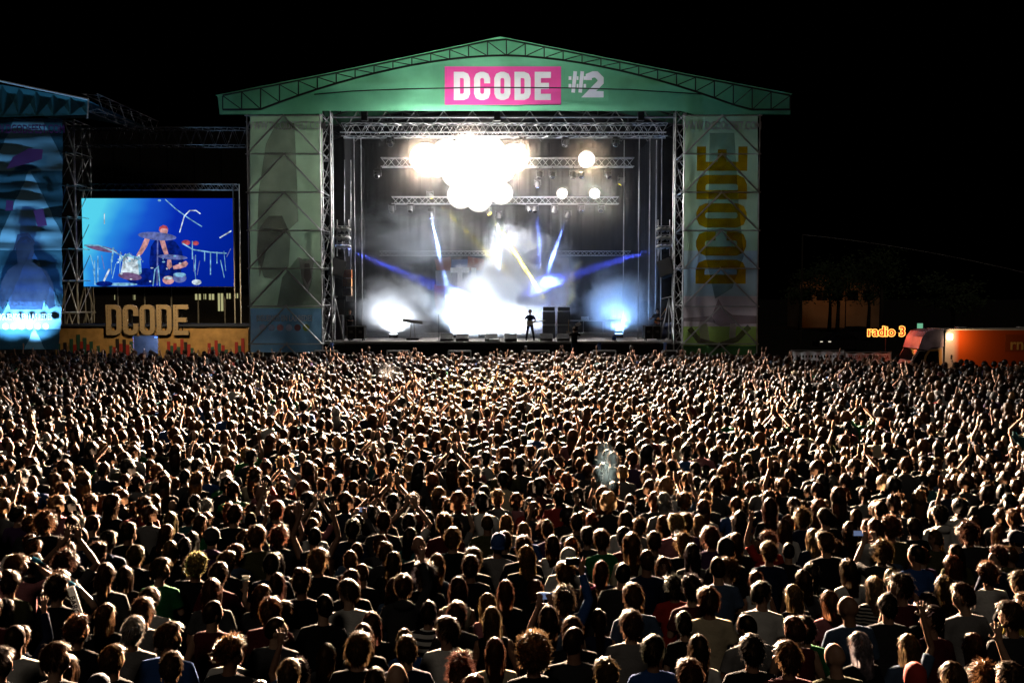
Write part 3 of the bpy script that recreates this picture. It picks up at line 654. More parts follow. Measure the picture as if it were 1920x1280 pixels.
prt('print_shape', F_DARK, [(486, 430), (505, 405), (530, 405), (546, 440), (542, 500), (520, 525), (496, 520), (482, 480)], bl, -.115)
prt('print_shape', F_MID, [(560, 482), (585, 486), (604, 492), (604, 570), (520, 575), (530, 520)], bl)
prt('print_shape', F_WHITE, [(561, 482), (574, 490), (590, 482), (586, 520), (578, 545), (566, 520)], bl, -.125)
prt('print_shape', F_DARK, [(572, 494), (581, 494), (585, 520), (577, 533), (571, 520)], bl, -.135)
text('lettering', 'WWW.DCODEFEST.COM', .62, F_TEXT2, BP(537, 237, -.12), bl, xs=.62, bold=.012)
text('lettering', 'SIGUENOS EN LAS REDES', .46, F_TEXT, BP(534, 597, -.12), bl, xs=.60, bold=.01)
for k, m in enumerate((F_LILAC, F_LILAC, F_RED, F_LILAC, F_RED, F_YEL)): MB().disc(BP(494 + 16.2 * k, 614, -.12), .19, .19, 16).build('icon_disc', m, bl)
br = banner('tower_banner', 'tall pale banner with yellow upright letters and a rider in a field', 1281, 1421, 218, 665, [(218, 470, F_SAGE), (470, 555, F_SKYB), (555, 612, F_PINK), (612, 648, F_GRASS), (648, 665, F_DG)])
text('lettering', 'WWW.DCODEFEST.COM', .62, F_TEXT2, BP(1352, 237, -.12), br, xs=.62, bold=.012)
a, b = BP(1397, 532), BP(1306, 268)
for i, ch in enumerate('DCODE'):          # letters turned to read upwards
    h = (b.z - a.z) / 5; mb = glyph(MB(), ch, 0, 0, h - .22, a.x - b.x, .5, 0, .01)
    o = MB(); o.f = mb.f; o.v = [(a.x - p[2], YBN - .13 + p[1], a.z + h * i + p[0]) for p in mb.v]; o.build('letter', F_YEL, br)
prt('print_shape', F_SLATE, [(1330, 250), (1376, 250), (1384, 380), (1394, 480), (1372, 540), (1340, 560), (1322, 480), (1328, 360)], br, -.10)
prt('print_shape', F_DARK, [(1335, 590), (1346, 560), (1356, 578), (1372, 590), (1420, 592), (1420, 606), (1374, 608), (1350, 612), (1338, 606)], br)
prt('print_shape', F_MID, [(1281, 596), (1334, 592), (1340, 604), (1281, 602)], br)
prt('print_shape', F_WHITE, [(1310, 608), (1326, 608), (1330, 640), (1312, 640)], br); prt('print_shape', F_WHITE, [(1368, 606), (1380, 606), (1378, 632), (1366, 634)], br)
MB().stroke([tuple(BP(x, y, -.13)) for x, y in ((1292, 615), (1310, 638), (1345, 648), (1380, 636), (1404, 612))], .3, False, .004).build('print_shape', F_MID, br)
# --- backdrop with the band's letters
bd = thing('collage_backdrop', 'collage backdrop with pale capital letters hanging behind the smoke', 'backdrop', tuple(P(940, 610, 62)))
bd.location.z = DZ
rb = random.Random(4)
cols = [fabric('collage_%d' % k, c, .3) for k, c in enumerate(((.10, .14, .3), (.3, .09, .05), (.3, .22, .12), (.12, .2, .28), (.22, .2, .22), (.08, .08, .16)))]
for i in range(8):
    for j in range(5):
        x0, x1 = 816 + 31.2 * i, 816 + 31.2 * (i + 1); y0, y1 = 484 + 25 * j, 484 + 25 * (j + 1)
        if 0 < i < 7 and 0 < j: m = cols[0] if (i + j) % 2 else cols[5]
        else: m = cols[rb.randrange(5)]
        J = lambda: rb.uniform(-3, 3)
        MB().poly([P(x0 + J(), y0 + J(), 62 + rb.uniform(-.02, .02)), P(x1 + J(), y0 + J(), 62), P(x1 + J(), y1 + J(), 62.01), P(x0 + J(), y1 + J(), 62)]).build('collage_piece', m, bd)
for ch, a, b, c, d in (('T', 845, 880, 502, 540), ('H', 884, 916, 502, 540), ('K', 845, 880, 546, 582)): letters(ch, a, b, c, d, 0, .34, F_WHITE, bd, 'letter', Y=62, off=-.1)
# ================================================================== lamps and equipment on the stage
def aim(o, target):
    d = (Vector(target) - o.matrix_world.translation if o.parent is None else Vector(target) - o.location)
    o.rotation_euler = d.to_track_quat('-Z', 'Y').to_euler()
def spot(name, loc, target, energy, deg, col=(1, 1, 1), blend=.3, radius=.1):
    l = bpy.data.lights.new(name, 'SPOT'); l.energy = energy; l.spot_size = R(deg); l.spot_blend = blend; l.color = col; l.shadow_soft_size = radius
    o = bpy.data.objects.new(name, l); COL.objects.link(o); o.location = loc
    o.rotation_euler = (Vector(target) - Vector(loc)).to_track_quat('-Z', 'Y').to_euler(); return o
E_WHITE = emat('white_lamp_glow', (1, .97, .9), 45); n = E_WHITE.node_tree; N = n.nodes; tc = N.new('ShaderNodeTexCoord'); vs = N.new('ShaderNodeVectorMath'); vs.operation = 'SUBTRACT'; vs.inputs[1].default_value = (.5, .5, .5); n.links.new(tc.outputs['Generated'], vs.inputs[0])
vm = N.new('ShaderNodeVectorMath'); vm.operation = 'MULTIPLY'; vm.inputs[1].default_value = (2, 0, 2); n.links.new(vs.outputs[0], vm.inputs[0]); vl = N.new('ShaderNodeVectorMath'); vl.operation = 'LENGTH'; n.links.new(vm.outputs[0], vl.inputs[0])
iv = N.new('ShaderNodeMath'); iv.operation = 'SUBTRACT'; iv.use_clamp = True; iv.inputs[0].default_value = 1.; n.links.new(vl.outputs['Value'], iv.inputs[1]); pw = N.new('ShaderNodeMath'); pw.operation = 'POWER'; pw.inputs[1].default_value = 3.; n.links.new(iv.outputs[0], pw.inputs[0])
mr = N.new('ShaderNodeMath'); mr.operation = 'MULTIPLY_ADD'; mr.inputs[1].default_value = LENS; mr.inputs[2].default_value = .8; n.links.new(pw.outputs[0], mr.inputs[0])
n.links.new(mr.outputs[0], [k for k in N if k.type == 'EMISSION'][0].inputs[1])       # emission painted to fade at the rim, softening the edge of the glare
E_BLUE = emat('blue_lamp_glow', (.25, .4, 1), 14); E_YEL = emat('yellow_lamp_glow', (1, .8, .05), 8)
M_LENS = mat('dark_lens', (.02, .02, .025), rough=.08, spec=.8)
M_CASE = mat('black_laminate', (.03, .028, .028), rough=.5, noise=.2); M_GRILLE = mat('speaker_grille', (.02, .02, .022), rough=.7, bump=.5, bscale=120)
M_WHITEP = mat('white_plastic', (.7, .7, .7), rough=.5)
def blinder(px, py, rpx, Y, label, group):
    c = P(px, py, Y); rr = rpx * 1.14 / (F / Y); t = thing('blinder_lamp', label, 'lamp', tuple(c), group)
    MB().lathe([(rr * .25, .35), (rr * .7, .28), (rr, .04), (rr, .0)], axis=(0, 1, 0), n=24).build('housing', M_BLACKST, t, True, True)
    MB().lathe([(rr * 1.03, .01), (rr * .8, -.06), (rr * .45, -.11), (0.001, -.12)], axis=(0, 1, 0), n=24).build('lens', E_WHITE, t, True, True)  # lens widened to the size of its glare
    MB().bar((-rr * 1.08, .05, 0), (-rr * 1.08, .05, rr * 1.2), .02, 5).bar((rr * 1.08, .05, 0), (rr * 1.08, .05, rr * 1.2), .02, 5).bar((-rr * 1.08, .05, rr * 1.2), (rr * 1.08, .05, rr * 1.2), .02, 5).build('yoke', M_BLACKST, t, False, True)
    return c
CL = [(797, 297, 25), (838, 288, 24), (878, 282, 26), (918, 286, 26), (963, 297, 24), (822, 312, 18), (857, 322, 26), (902, 326, 27), (940, 318, 22), (864, 366, 22), (898, 372, 22), (940, 362, 19)]
for x, y, r_ in CL: blinder(x, y, r_, 52.7 if y < 340 else 55.4, 'blinding white round lamp in the dense cluster under the stage roof', 'cluster of white blinder lamps')
blinder(1100, 299, 14, 52.8, 'single blinding white round lamp alone on the upper lighting truss', None)
for x, l_ in ((1054, 'over the wash of smoke at mid stage'), (1115, 'near the truss end by the yellow spot')): blinder(x, 363, 9, 55.4, 'small round white lamp on the low truss ' + l_, None)
# the light these lamps throw over the crowd: a long throw to the back rows and a weak wide wash
for i, (x, y, Y, e) in enumerate(((800, 297, 52.5, 1.), (880, 285, 52.5, 1.3), (960, 297, 52.5, 1.1), (890, 330, 52.5, .8), (1100, 299, 52.5, .16))):
    c = P(x, y, Y); spot('blinder_light', c, (c.x * .4, 10, 5.), KEY * e, 58, (1, .69, .44), 1., .35)
    if i != 3: spot('blinder_wash', c, (c.x * .4, 20, 3.), WASH * e, 104, (1, .82, .66), .9, .35)
for x, y in ((864, 366), (898, 372), (940, 362)):          # omni points added at the low lamp row to fill the stage interior
    l = bpy.data.lights.new('stage_fill', 'POINT'); l.energy = STAGE_FILL; l.color = (1, .96, .92); l.shadow_soft_size = .5; o = bpy.data.objects.new('stage_fill', l); COL.objects.link(o); o.location = P(x, y, 54.9)
for x in (1054, 1115): spot('blinder_light', P(x, 363, 55.2), (P(x, 363, 55.2).x * .5, 12, 4), KEY * .05, 50, (1, .9, .75), 1., .2)
# moving heads
proto = None
def moving_head(px, py, Y, target=None, lit=None, label=None, group='moving head spotlights hanging on the trusses'):
    global proto
    c = P(px, py, Y)
    if proto is None:
        t = thing('moving_head_light', '', 'spotlight', (0, 0, 0), group)
        MB().box((0, 0, .30), (.36, .26, .16)).bar((0, 0, .38), (0, 0, .52), .03, 6).build('base', M_BLACKST, t, False, True)
        MB().box((-.2, 0, .1), (.04, .12, .34)).box((.2, 0, .1), (.04, .12, .34)).box((0, 0, .2), (.4, .12, .05)).build('yoke', mat('grey_metal', (.22, .22, .23), rough=.3, metal=.6), t, False, True)
        h = MB().lathe([(.0, .2), (.09, .19), (.13, .08), (.15, -.1), (.155, -.2), (.14, -.22)], n=16).build('head', mat('silver_housing', (.3, .3, .31), rough=.3, metal=.5), t, True, True)
        MB().lathe([(.14, -.205), (.07, -.225), (.001, -.23)], n=16).build('lens', M_LENS, h, True, True)
        proto = t
    else: t = copy_tree(proto)
    t.location = c; tgt = Vector(target) if target is not None else c + Vector((random.Random(int(px)).uniform(-2, 2), random.Random(int(px * 3)).uniform(-5, 1), -4))
    h = [k for k in t.children if k.name.startswith('head')][0]
    h.rotation_euler = (tgt - c).to_track_quat('-Z', 'Y').to_euler()
    ln = h.children[0]
    ln.material_slots[0].link = 'OBJECT'; ln.material_slots[0].material = lit or M_LENS
    t['label'] = label or 'unlit grey moving head spotlight hanging from a stage lighting truss'; t['group'] = group
    if label and 'group' in t: del t['group']
    return t
for tr, xs, y, Y in (('highest truss under the green banner', (732, 980, 1060, 1155), 268, 52.4), ('middle truss level with the big white lamps', (708, 1012, 1036, 1075, 1090, 1140), 328, 53.4), ('lowest lighting truss above the smoke', (735, 770, 992, 1003, 1040, 1090, 1128), 392, 56.2)):
    for x in xs: moving_head(x, y, Y)['label'] = 'unlit grey moving head spotlight hanging from the ' + tr
BLUE = (.12, .22, 1.); YEL = (1, .78, .05); CYAN = (.45, .75, 1)
def beam(px, py, Y, tx, ty, TY, e, deg, col, lit, label):
    c = moving_head(px, py, Y, P(tx, ty, TY), lit, label).location.copy(); d = (P(tx, ty, TY) - c).normalized()
    spot('beam_light', c + d * .3, P(tx, ty, TY), e * BEAM, deg, col, .25, .05)
beam(808, 403, 56.4, 842, 560, 56.2, .6, 6, (.3, .5, 1), E_BLUE, 'spotlight throwing a pale blue beam down beside the pale letters')
beam(935, 403, 56.4, 936, 520, 57., .8, 6, (.3, .5, 1), E_BLUE, 'spotlight throwing a pale blue beam straight down into the central smoke')
beam(1065, 402, 56.4, 1030, 500, 57.2, .8, 6, BLUE, E_BLUE, 'spotlight throwing a deep blue beam down over the guitarist')
beam(1008, 345, 56.2, 1010, 480, 56.8, .4, 5, BLUE, E_BLUE, 'spotlight throwing a faint blue beam below the upper truss')
beam(915, 396, 56.6, 1034, 580, 54.6, 7., 2.2, YEL, E_YEL, 'spotlight throwing a narrow yellow beam through the smoke')
beam(1165, 340, 56.2, 1150, 372, 56.3, .02, 9, YEL, E_YEL, 'small spotlight at the truss end with a yellow beam')
beam(806, 366, 56.5, 838, 398, 56.5, .25, 4, YEL, E_YEL, 'spotlight with a short yellow beam beside the white lamp cluster')
# yellow wash on the crowd
spot('crowd_yellow_light', P(880, 330, 52.4), (-1.2, 33, 1.6), KEY * .9, 11, (1, .72, .08), .9, .2)
# side ladders of small cans
def side_lights(px, sx, label):
    Y = 52.0; base = P(px, 470, Y); t = thing('side_light_bar', label, 'light bar', tuple(base))
    for k in range(3): MB().bar(P(px - 10, 424 + 16 * k, Y), P(px + 16, 424 + 16 * k, Y), .03, 6).build('bar', M_STEEL, t)
    for s in (0, 1): MB().bar(P(px - 8 + 22 * s, 412, Y), P(px - 8 + 22 * s, 480, Y), .03, 6).build('upright', M_STEEL, t)
    for r_ in range(3):
        for k in range(3):
            c = P(px - 6 + 9 * k, 430 + 16 * r_, Y - .1); tg = P(px + sx * 150, 520, 55)
            d = (tg - c).normalized(); lit = r_ == 2
            mb = MB().lathe([(.06, -.16), (.1, -.12), (.115, .1), (.12, .16)], c, 12, d); can = mb.build('lamp_can', mat('can_metal', (.45, .45, .46), rough=.3, metal=.8) if False else M_ALU, t, True)
            MB().lathe([(.113, .14), (.06, .155), (.001, .16)], c, 12, d).build('lamp_lens', E_BLUE if lit else M_LENS, can, True)
    spot('side_blue_light', P(px + 8 * sx, 464, Y - .1), P(px + sx * 170, 532 if sx > 0 else 515, 55), BEAM * (14 if sx > 0 else 7), 7, (.06, .1, 1.), .5, .12)
side_lights(640, 1, 'three rows of lamp cans with blue lenses beside the shirt and tie banner')
side_lights(1242, -1, 'three rows of lamp cans with blue lenses beside the yellow letter banner')
# hanging loudspeakers
for px, s, lab in ((632, 1, 'tilted black loudspeaker hanging beside the shirt and tie banner'), (1249, -1, 'tilted black loudspeaker hanging beside the yellow letter banner')):
    c = P(px, 503, 51.6); t = thing('hanging_loudspeaker', lab, 'loudspeaker', tuple(c)); rot = Matrix.Rotation(R(14 * s), 3, 'Y') @ Matrix.Rotation(R(-16), 3, 'X') @ Matrix.Rotation(R(20 * s), 3, 'Z')
    MB().box(c, (.8, .6, .95), rot).build('cabinet', M_CASE, t); MB().box(c + rot @ Vector((0, -.31, 0)), (.74, .02, .88), rot).build('grille', M_GRILLE, t)
    for k in (-1, 1): MB().bar(c + rot @ Vector((.42 * k, 0, .4)), c + Vector((.25 * k, 0, 1.9)), .018, 5).build('suspension_cable', M_STEEL, t)
# A-shaped mast braces on the deck
for px, lab in ((628, 'white A shaped steel brace standing on deck by the grey speaker'), (1254, 'white A shaped steel brace standing on deck by netted drums')):
    top = P(px, 560, 51.6); t = thing('mast_brace', lab, 'brace', (top.x, 51.6, DZ))
    for dx in (-.45, 0., .45): MB().bar((top.x + dx, 51.5 + abs(dx) * .5, DZ), top + Vector((0, dx * .1, 0)), .035, 6).build('strut', M_ALU, t)
    MB().bar(top + Vector((-.4, 0, 0)), top + Vector((.15, 0, .12)), .03, 6).build('cross_tube', M_ALU, t)
def boxy(name, label, cat, px, py, Y, sz, material, group=None):
    c = P(px, py, Y); t = thing(name, label, cat, (c.x, Y, DZ), group); return t, Vector((c.x, Y, DZ))
# wedge monitors along the front edge
WL = ['first from the microphone stand', 'lying in the thickest smoke', 'with a cable coil before it', 'left of the guitarist and unlit', 'beside the guitarist with a bright top', 'in front of the amplifier stacks']
for (px, k) in zip((838, 867, 921, 957, 1024, 1056), range(6)):
    t, b = boxy('stage_monitor', 'wedge floor monitor on the stage edge, ' + ['next to the microphone stand', 'palest of the row in thick smoke', 'with a coiled cable at its foot', 'standing alone in bright smoke near the guitarist', 'at the feet of the guitarist by the amplifiers', 'in front of the tall amplifier stacks'][k], 'monitor', px, 640, 51.5, None, None)
    wd = .72; pr = [(-.28, 0), (.25, 0), (.25, .34), (.05, .42), (-.28, .12)]
    MB().poly([(b.x - wd / 2, b.y + y, DZ + z) for y, z in pr], wd, (1, 0, 0)).build('cabinet', M_CASE, t)
    MB().poly([(b.x - wd / 2 + .05, b.y - .27, DZ + .14), (b.x + wd / 2 - .05, b.y - .27, DZ + .14), (b.x + wd / 2 - .05, b.y + .03, DZ + .415), (b.x - wd / 2 + .05, b.y + .03, DZ + .415)], .012, (0, -.7, .7)).build('grille', M_GRILLE, t)
    if k == 2:
        mb = MB(); pts = [(b.x + .2 + .3 * math.cos(a * .5), b.y - .36 + .08 * math.sin(a * .5), DZ + .03 + .004 * a) for a in range(30)]; mb.loft(pts, [.018] * 30, 5); tag(mb.build('cable_coil', M_WHITEP), 'pale coiled cable lying before a wedge monitor', 'cable')
def flight_case(px, label, w_, h, Y=52.):
    t, b = boxy('flight_case', label, 'flight case', px, 640, Y, None, None); m = mat('case_edge', (.5, .5, .5), rough=.3, metal=.8)
    MB().box(b + Vector((0, 0, .12 + h / 2)), (w_, .7, h)).build('body', M_CASE, t)
    for sx in (-1, 1):
        MB().box(b + Vector((sx * (w_ / 2 - .02), -.36, .12 + h / 2)), (.05, .03, h)).build('edge_strip', m, t); MB().box(b + Vector((sx * w_ * .26, -.365, .12 + h * .55)), (.18, .03, .14)).build('handle', m, t)
        for sy in (-1, 1): MB().lathe([(0.001, -.025), (.055, -.025), (.055, .025), (.001, .025)], b + Vector((sx * w_ * .38, sy * .27, .06)), 10, (1, 0, 0)).build('wheel', M_BLACKST, t)
    MB().box(b + Vector((0, -.36, .12 + h - .02)), (w_ - .12, .03, .05)).build('edge_strip', m, t); MB().box(b + Vector((0, -.36, .12 + h / 2)), (.06, .03, h - .1)).build('edge_strip', m, t)
    return b
flight_case(669, 'black flight case with metal edges under the crouching stagehand', 1.0, .72)
flight_case(1222, 'black flight case with metal edges beside the netted drums', .95, .74)
# grey loudspeaker stack behind the left brace, netted drum riser on the other side
for px, nm, lab in ((627, 'side_fill_speaker', 'tall pale grey side speaker behind the white A brace'),):
    t, b = boxy(nm, lab, 'loudspeaker', px, 640, 52.8, None, None)
    for k in range(2):
        MB().box(b + Vector((-.2 + .5 * k, 0, .72)), (.46, .5, 1.42)).build('cabinet', mat('pale_grey_paint', (.3, .3, .34), rough=.6), t)
        MB().box(b + Vector((-.2 + .5 * k, -.26, .72)), (.4, .02, 1.3)).build('grille', mat('grey_grille', (.22, .22, .26), rough=.7, bump=.5, bscale=90), t)
t, b = boxy('drum_kit', 'drum kit parked under speckled netting at the stage wing', 'drum kit', 1250, 640, 53.4, None, None)
for dx, z, r_, h in ((-.3, .3, .3, .4), (.3, .35, .26, .35), (0, .75, .2, .25), (.35, .85, .18, .22)):
    MB().lathe([(.001, -h / 2), (r_, -h / 2), (r_ * 1.03, -h / 2 + .03), (r_, 0), (r_ * 1.03, h / 2 - .03), (r_, h / 2), (.001, h / 2)], b + Vector((dx, 0, z)), 18, (0, .5, .5)).build('drum', mat('blue_drum_shell', (.12, .16, .3), rough=.3, noise=.5, nscale=20), t, True)
for dx, z in ((-.5, 1.1), (.5, 1.15)):
    MB().lathe([(.001, .03), (.06, .02), (.24, 0)], b + Vector((dx, .1, z)), 18, (.1, -.2, 1)).build('cymbal', mat('brass', (.5, .35, .1), rough=.25, metal=1), t, True); MB().bar(b + Vector((dx, .1, 0)), b + Vector((dx, .1, z)), .012, 5).build('stand', M_ALU, t)
# amplifier stacks
for px, lab in ((1029, 'tall amplifier stack nearer the guitarist with a pale mid band'), (1057, 'tall amplifier stack with a guitar leaning beside it')):
    t, b = boxy('amplifier_stack', lab, 'amplifier', px, 640, 54.6, None, None)
    for k in range(2):
        MB().box(b + Vector((0, 0, .38 + .86 * k)), (.74, .5, .74)).build('cabinet', M_CASE, t); MB().box(b + Vector((0, -.26, .38 + .86 * k)), (.66, .02, .66)).build('grille', mat('amp_cloth', (.10, .11, .14), rough=.8, bump=.3, bscale=90), t)
    MB().box(b + Vector((0, -.02, .81)), (.74, .5, .10)).build('control_panel', mat('pale_panel', (.45, .5, .55), rough=.4), t)
    MB().box(b + Vector((0, 0, 1.76)), (.7, .42, .24)).build('head_unit', M_CASE, t); MB().loft([b + Vector((-.33, -.2, 1.9)), b + Vector((0, -.2, 1.94)), b + Vector((.33, -.2, 1.9))], [.02, .02, .02], 6).build('handle', M_ALU, t)
def guitar(name, label, col, base, d, up, parent=None):
    d, up = Vector(d).normalized(), Vector(up).normalized(); n = d.cross(up).normalized(); base = Vector(base)
    t = thing(name, label, 'guitar', tuple(base)); pl = mat(name + '_lacquer', col, rough=.2, spec=.6)
    out = [(-.2, .0), (-.19, .12), (-.1, .17), (.0, .12), (.1, .13), (.2, .11), (.17, .03), (.17, -.03), (.22, -.12), (.1, -.13), (.0, -.11), (-.1, -.17), (-.19, -.12)]
    MB().poly([base + d * x + up * y for x, y in out], .045, tuple(n)).build('body', pl, t)
    MB().box(base + d * .46, (.62, .05, .03), Matrix((d, up, n)).transposed()).build('neck', mat('maple_neck', (.5, .35, .18), rough=.4), t)
    MB().box(base + d * .82 + up * .01, (.15, .08, .025), Matrix((d, up, n)).transposed()).build('headstock', pl, t)
    MB().poly([base + d * x + up * y - n * .006 for x, y in ((-.08, -.06), (.12, -.07), (.12, .05), (-.05, .06))]).build('pickguard', M_WHITEP, t); return t
g0 = P(1066, 640, 54.); guitar('leaning_guitar', 'pale electric guitar standing upright beside the amplifier stack', (.5, .4, .32), (g0.x, 54, DZ + .25), (0, .06, 1), (1, 0, 0))
# keyboard, microphone stand, side table
t, b = boxy('keyboard', 'keyboard on a slender stand beside the smoke on the stage', 'keyboard', 774, 640, 52.8, None, None)
MB().box(b + Vector((0, 0, 1.08)), (1.15, .36, .12), Matrix.Rotation(R(8), 3, 'Y') @ Matrix.Rotation(R(-14), 3, 'X')).build('key_bed', M_WHITEP, t)
for s in (-1, 1): MB().bar(b + Vector((s * .15, 0, 0)), b + Vector((s * .08, 0, 1.02)), .03, 6).build('leg', M_ALU, t)
MB().box(b + Vector((0, 0, .05)), (.7, .4, .1)).build('foot_plate', M_CASE, t)
t, b = boxy('microphone_stand', 'microphone stand with a slanted boom at the stage front', 'mic stand', 823, 640, 51.6, None, None)
MB().lathe([(.001, .03), (.14, .02), (.15, 0)], b, 14).build('base', M_BLACKST, t); MB().bar(b, b + Vector((0, 0, 1.5)), .014, 6).build('pole', M_BLACKST, t)
MB().bar(b + Vector((-.12, 0, 1.46)), b + Vector((.5, .05, 1.68)), .011, 6).build('boom', M_ALU, t); MB().ell(b + Vector((.54, .05, 1.70)), (.06, .035, .035), 8, 6).build('microphone', M_ALU, t)
t, b = boxy('equipment_table', 'long low table with small gear in front of the rear drape', 'table', 1105, 640, 60., None, None)
MB().box(b + Vector((.3, 0, .9)), (4.4, .6, .06)).build('table_top', M_WHITEP, t)
for k in range(4): MB().bar(b + Vector((-1.7 + 1.3 * k, 0, 0)), b + Vector((-1.7 + 1.3 * k, 0, .87)), .03, 6).build('leg', M_ALU, t)
tag(MB().box(b + Vector((-.3, 0, 1.05)), (.5, .3, .24)).box(b + Vector((-.3, -.16, 1.05)), (.4, .03, .16)).build('control_box', M_WHITEP), 'small pale control box on the long low table', 'box')
t, b = boxy('drum_riser', 'low white riser with a boxy amplifier left of the guitarist', 'riser', 970, 640, 56.5, None, None)
MB().box(b + Vector((-1.6, .6, .2)), (5.0, 2.4, .36)).build('platform', M_WHITEP, t); MB().box(b + Vector((-1.6, .6, .41)), (5.05, 2.45, .05)).build('platform_top', M_DECK, t)
tag(MB().box(b + Vector((.3, -.2, .78)), (.7, .4, .66)).box(b + Vector((.3, -.42, .78)), (.6, .03, .56)).build('combo_amplifier', M_WHITEP), 'white combo amplifier on the low riser near the guitarist', 'amplifier')
t, b = boxy('floor_spot', 'small round blue floor lamp on the open deck', 'lamp', 1152, 640, 51.7, None, None)
MB().lathe([(.001, -.1), (.1, -.1), (.13, .1), (.14, .12)], b + Vector((0, 0, .16)), 14, (-.9, .1, .2)).build('housing', mat('blue_housing', (.03, .1, .4), rough=.4), t, True); MB().box(b + Vector((0, 0, .02)), (.26, .2, .04)).build('base', M_BLACKST, t)
# lantern-like orange fan boxes at the wing
t = thing('orange_lamp_box', 'stack of small orange wooden boxes hanging at the stage wing', 'box', tuple(P(652, 530, 53.5)))
for k, c in enumerate(((.5, .17, .06), (.6, .3, .12), (.5, .33, .2))): MB().box(P(652, 513 + 17 * k, 53.5), (.48, .4, .46)).build('box_tier', mat('orange_wood_%d' % k, c, rough=.7, noise=.3), t)
for k in (-1, 1): MB().bar(P(652 + 6 * k, 555, 53.5), P(652 + 6 * k, 300, 53.5), .015, 5).build('suspension_cable', M_STEEL, t)
for i, x in enumerate((667, 680, 1168, 1196, 1216, 1228, 1238)):   # thin uprights along the wings
    p = P(x, 640, 54.5 + .6 * (i % 3)); tag(MB().bar((p.x, p.y, DZ), (p.x, p.y, 14.2), .028, 6).bar((p.x, p.y, DZ), (p.x, p.y, DZ + .04), .12, 8).build('wing_pole', M_STEEL), 'thin steel upright at the dark side wing of the stage', 'pole', 'thin uprights along the stage wings')
# front fill frames and legs at the stage skirt
for i, x in enumerate((747, 862, 1008, 1133, 1262, 612)):
    c = P(x, 669, 50.3); t = thing('front_fill_speaker', 'low front speaker with a pale frame set against the black stage skirt', 'loudspeaker', (c.x, 50.3, 0), 'front fill speakers along the stage skirt'); w_ = .62
    MB().box((c.x, 50.5, c.z - .45), (w_ * 1.9, .5, 1.5)).build('cabinet', M_CASE, t)
    mb = MB(); 
    for s in (-1, 1): mb.bar((c.x + s * w_, 50.2, c.z - 1.2), (c.x + s * w_, 50.2, c.z + .36), .035, 6)
    mb.bar((c.x - w_, 50.2, c.z + .36), (c.x + w_, 50.2, c.z + .36), .035, 6); mb.build('frame', mat('frame_white', (.6, .6, .6), rough=.4), t)
for x in (622, 1124, 1247):
    p = P(x, 650, 50.75); tag(MB().box((p.x, 50.72, DZ / 2), (.16, .12, DZ - .1)).box((p.x, 50.72, .04), (.4, .3, .08)).build('deck_leg', mat('blue_painted_leg', (.12, .2, .5), rough=.5, noise=.4, nscale=8)), 'blue grey upright prop in front of the stage skirt', 'prop', 'props in front of the stage skirt')
# people on stage and in the pit
g = P(994, 640, 51.9)
p = make_person((g.x, 52.0, DZ), R(180), 'guitar', 12, 'short2', HCOL['fair'], 'short', SCOL['navy'], SKIN[2], pitch=-14, legs='apart', scale=(1, 1, 1.0)); tag(p, 'guitarist in navy t-shirt and dark jeans standing legs apart at the stage front', 'person')
guitar('electric_guitar', 'white electric guitar held by the guitarist in navy', (.75, .75, .72), (g.x - .02, 52.0 - .24, DZ + 1.02), (1, -.12, .16), (-.16, 0, 1))
g = P(1077, 640, 49.6)
tag(MB().box((g.x, 49.6, .62), (.9, .8, 1.24)).box((g.x, 49.6, 1.27), (1., .9, .06)).build('pit_platform', M_CASE), 'black platform in the pit under the camera operator', 'platform')
p = make_person((g.x, 49.6, 1.3), R(-10), 'camera', 0, 'short1', HCOL['dark brown'], 'long', SCOL['black'], SKIN[0]); tag(p, 'camera operator in black seen from behind in front of the stage', 'person')
t = thing('video_camera', 'large video camera on the shoulder of the operator in black', 'camera', (g.x + .1, 50., 2.95))
MB().box((g.x + .1, 50.02, 2.98), (.2, .55, .24)).build('body', M_DARKPL, t); MB().lathe([(.06, 0), (.08, .2), (.09, .24)], (g.x + .1, 50.28, 2.98), 14, (0, 1, 0)).build('lens', M_DARKPL, t); MB().box((g.x + .22, 49.85, 3.20), (.3, .08, .2), Matrix.Rotation(R(-30), 3, 'Y')).build('viewfinder', M_WHITEP, t)
g = P(653, 640, 52.3); p = make_person((g.x, 52.9, DZ), R(200), 'front', -20, 'short0', HCOL['brown'], 'long', SCOL['black'], SKIN[1], pitch=-12); tag(p, 'stagehand in black behind the flight case under the hanging orange boxes', 'person')
g = P(1232, 640, 55.2); p = make_person((g.x, 55.2, DZ), R(160), 'guitar', 0, 'messy0', HCOL['black'], 'short', SCOL['black'], SKIN[0]); tag(p, 'dark dressed player with an orange guitar in the stage wing', 'person')
guitar('orange_guitar', 'orange electric guitar held upright in the stage wing', (.7, .22, .04), (g.x, 54.95, DZ + 1.05), (.55, 0, .8), (-.8, 0, .55))
for px, py, hr, lab, ck in ((687, 655, None, 'bald steward in dark jacket in the pit before the stage skirt', 'charcoal'), (986, 655, 'short1', 'steward with grey hair in the pit below the guitarist', 'black'), (1192, 657, 'short3', 'steward in black shirt in the pit near the open deck', 'black')):
    q = G(px, py, 1.9); p = make_person((q.x, 49.4, .28), R(185), 'down', 0, hr, HCOL['grey'], 'long', SCOL[ck], SKIN[2]); tag(p, lab, 'person')
tag(MB().box((XC, 49.45, .14), (XR - XL - 1, .8, .27)).box((XC, 49.05, .1), (XR - XL - 1, .1, .2)).build('pit_step', M_CASE), 'long black step running along the stage pit', 'step')
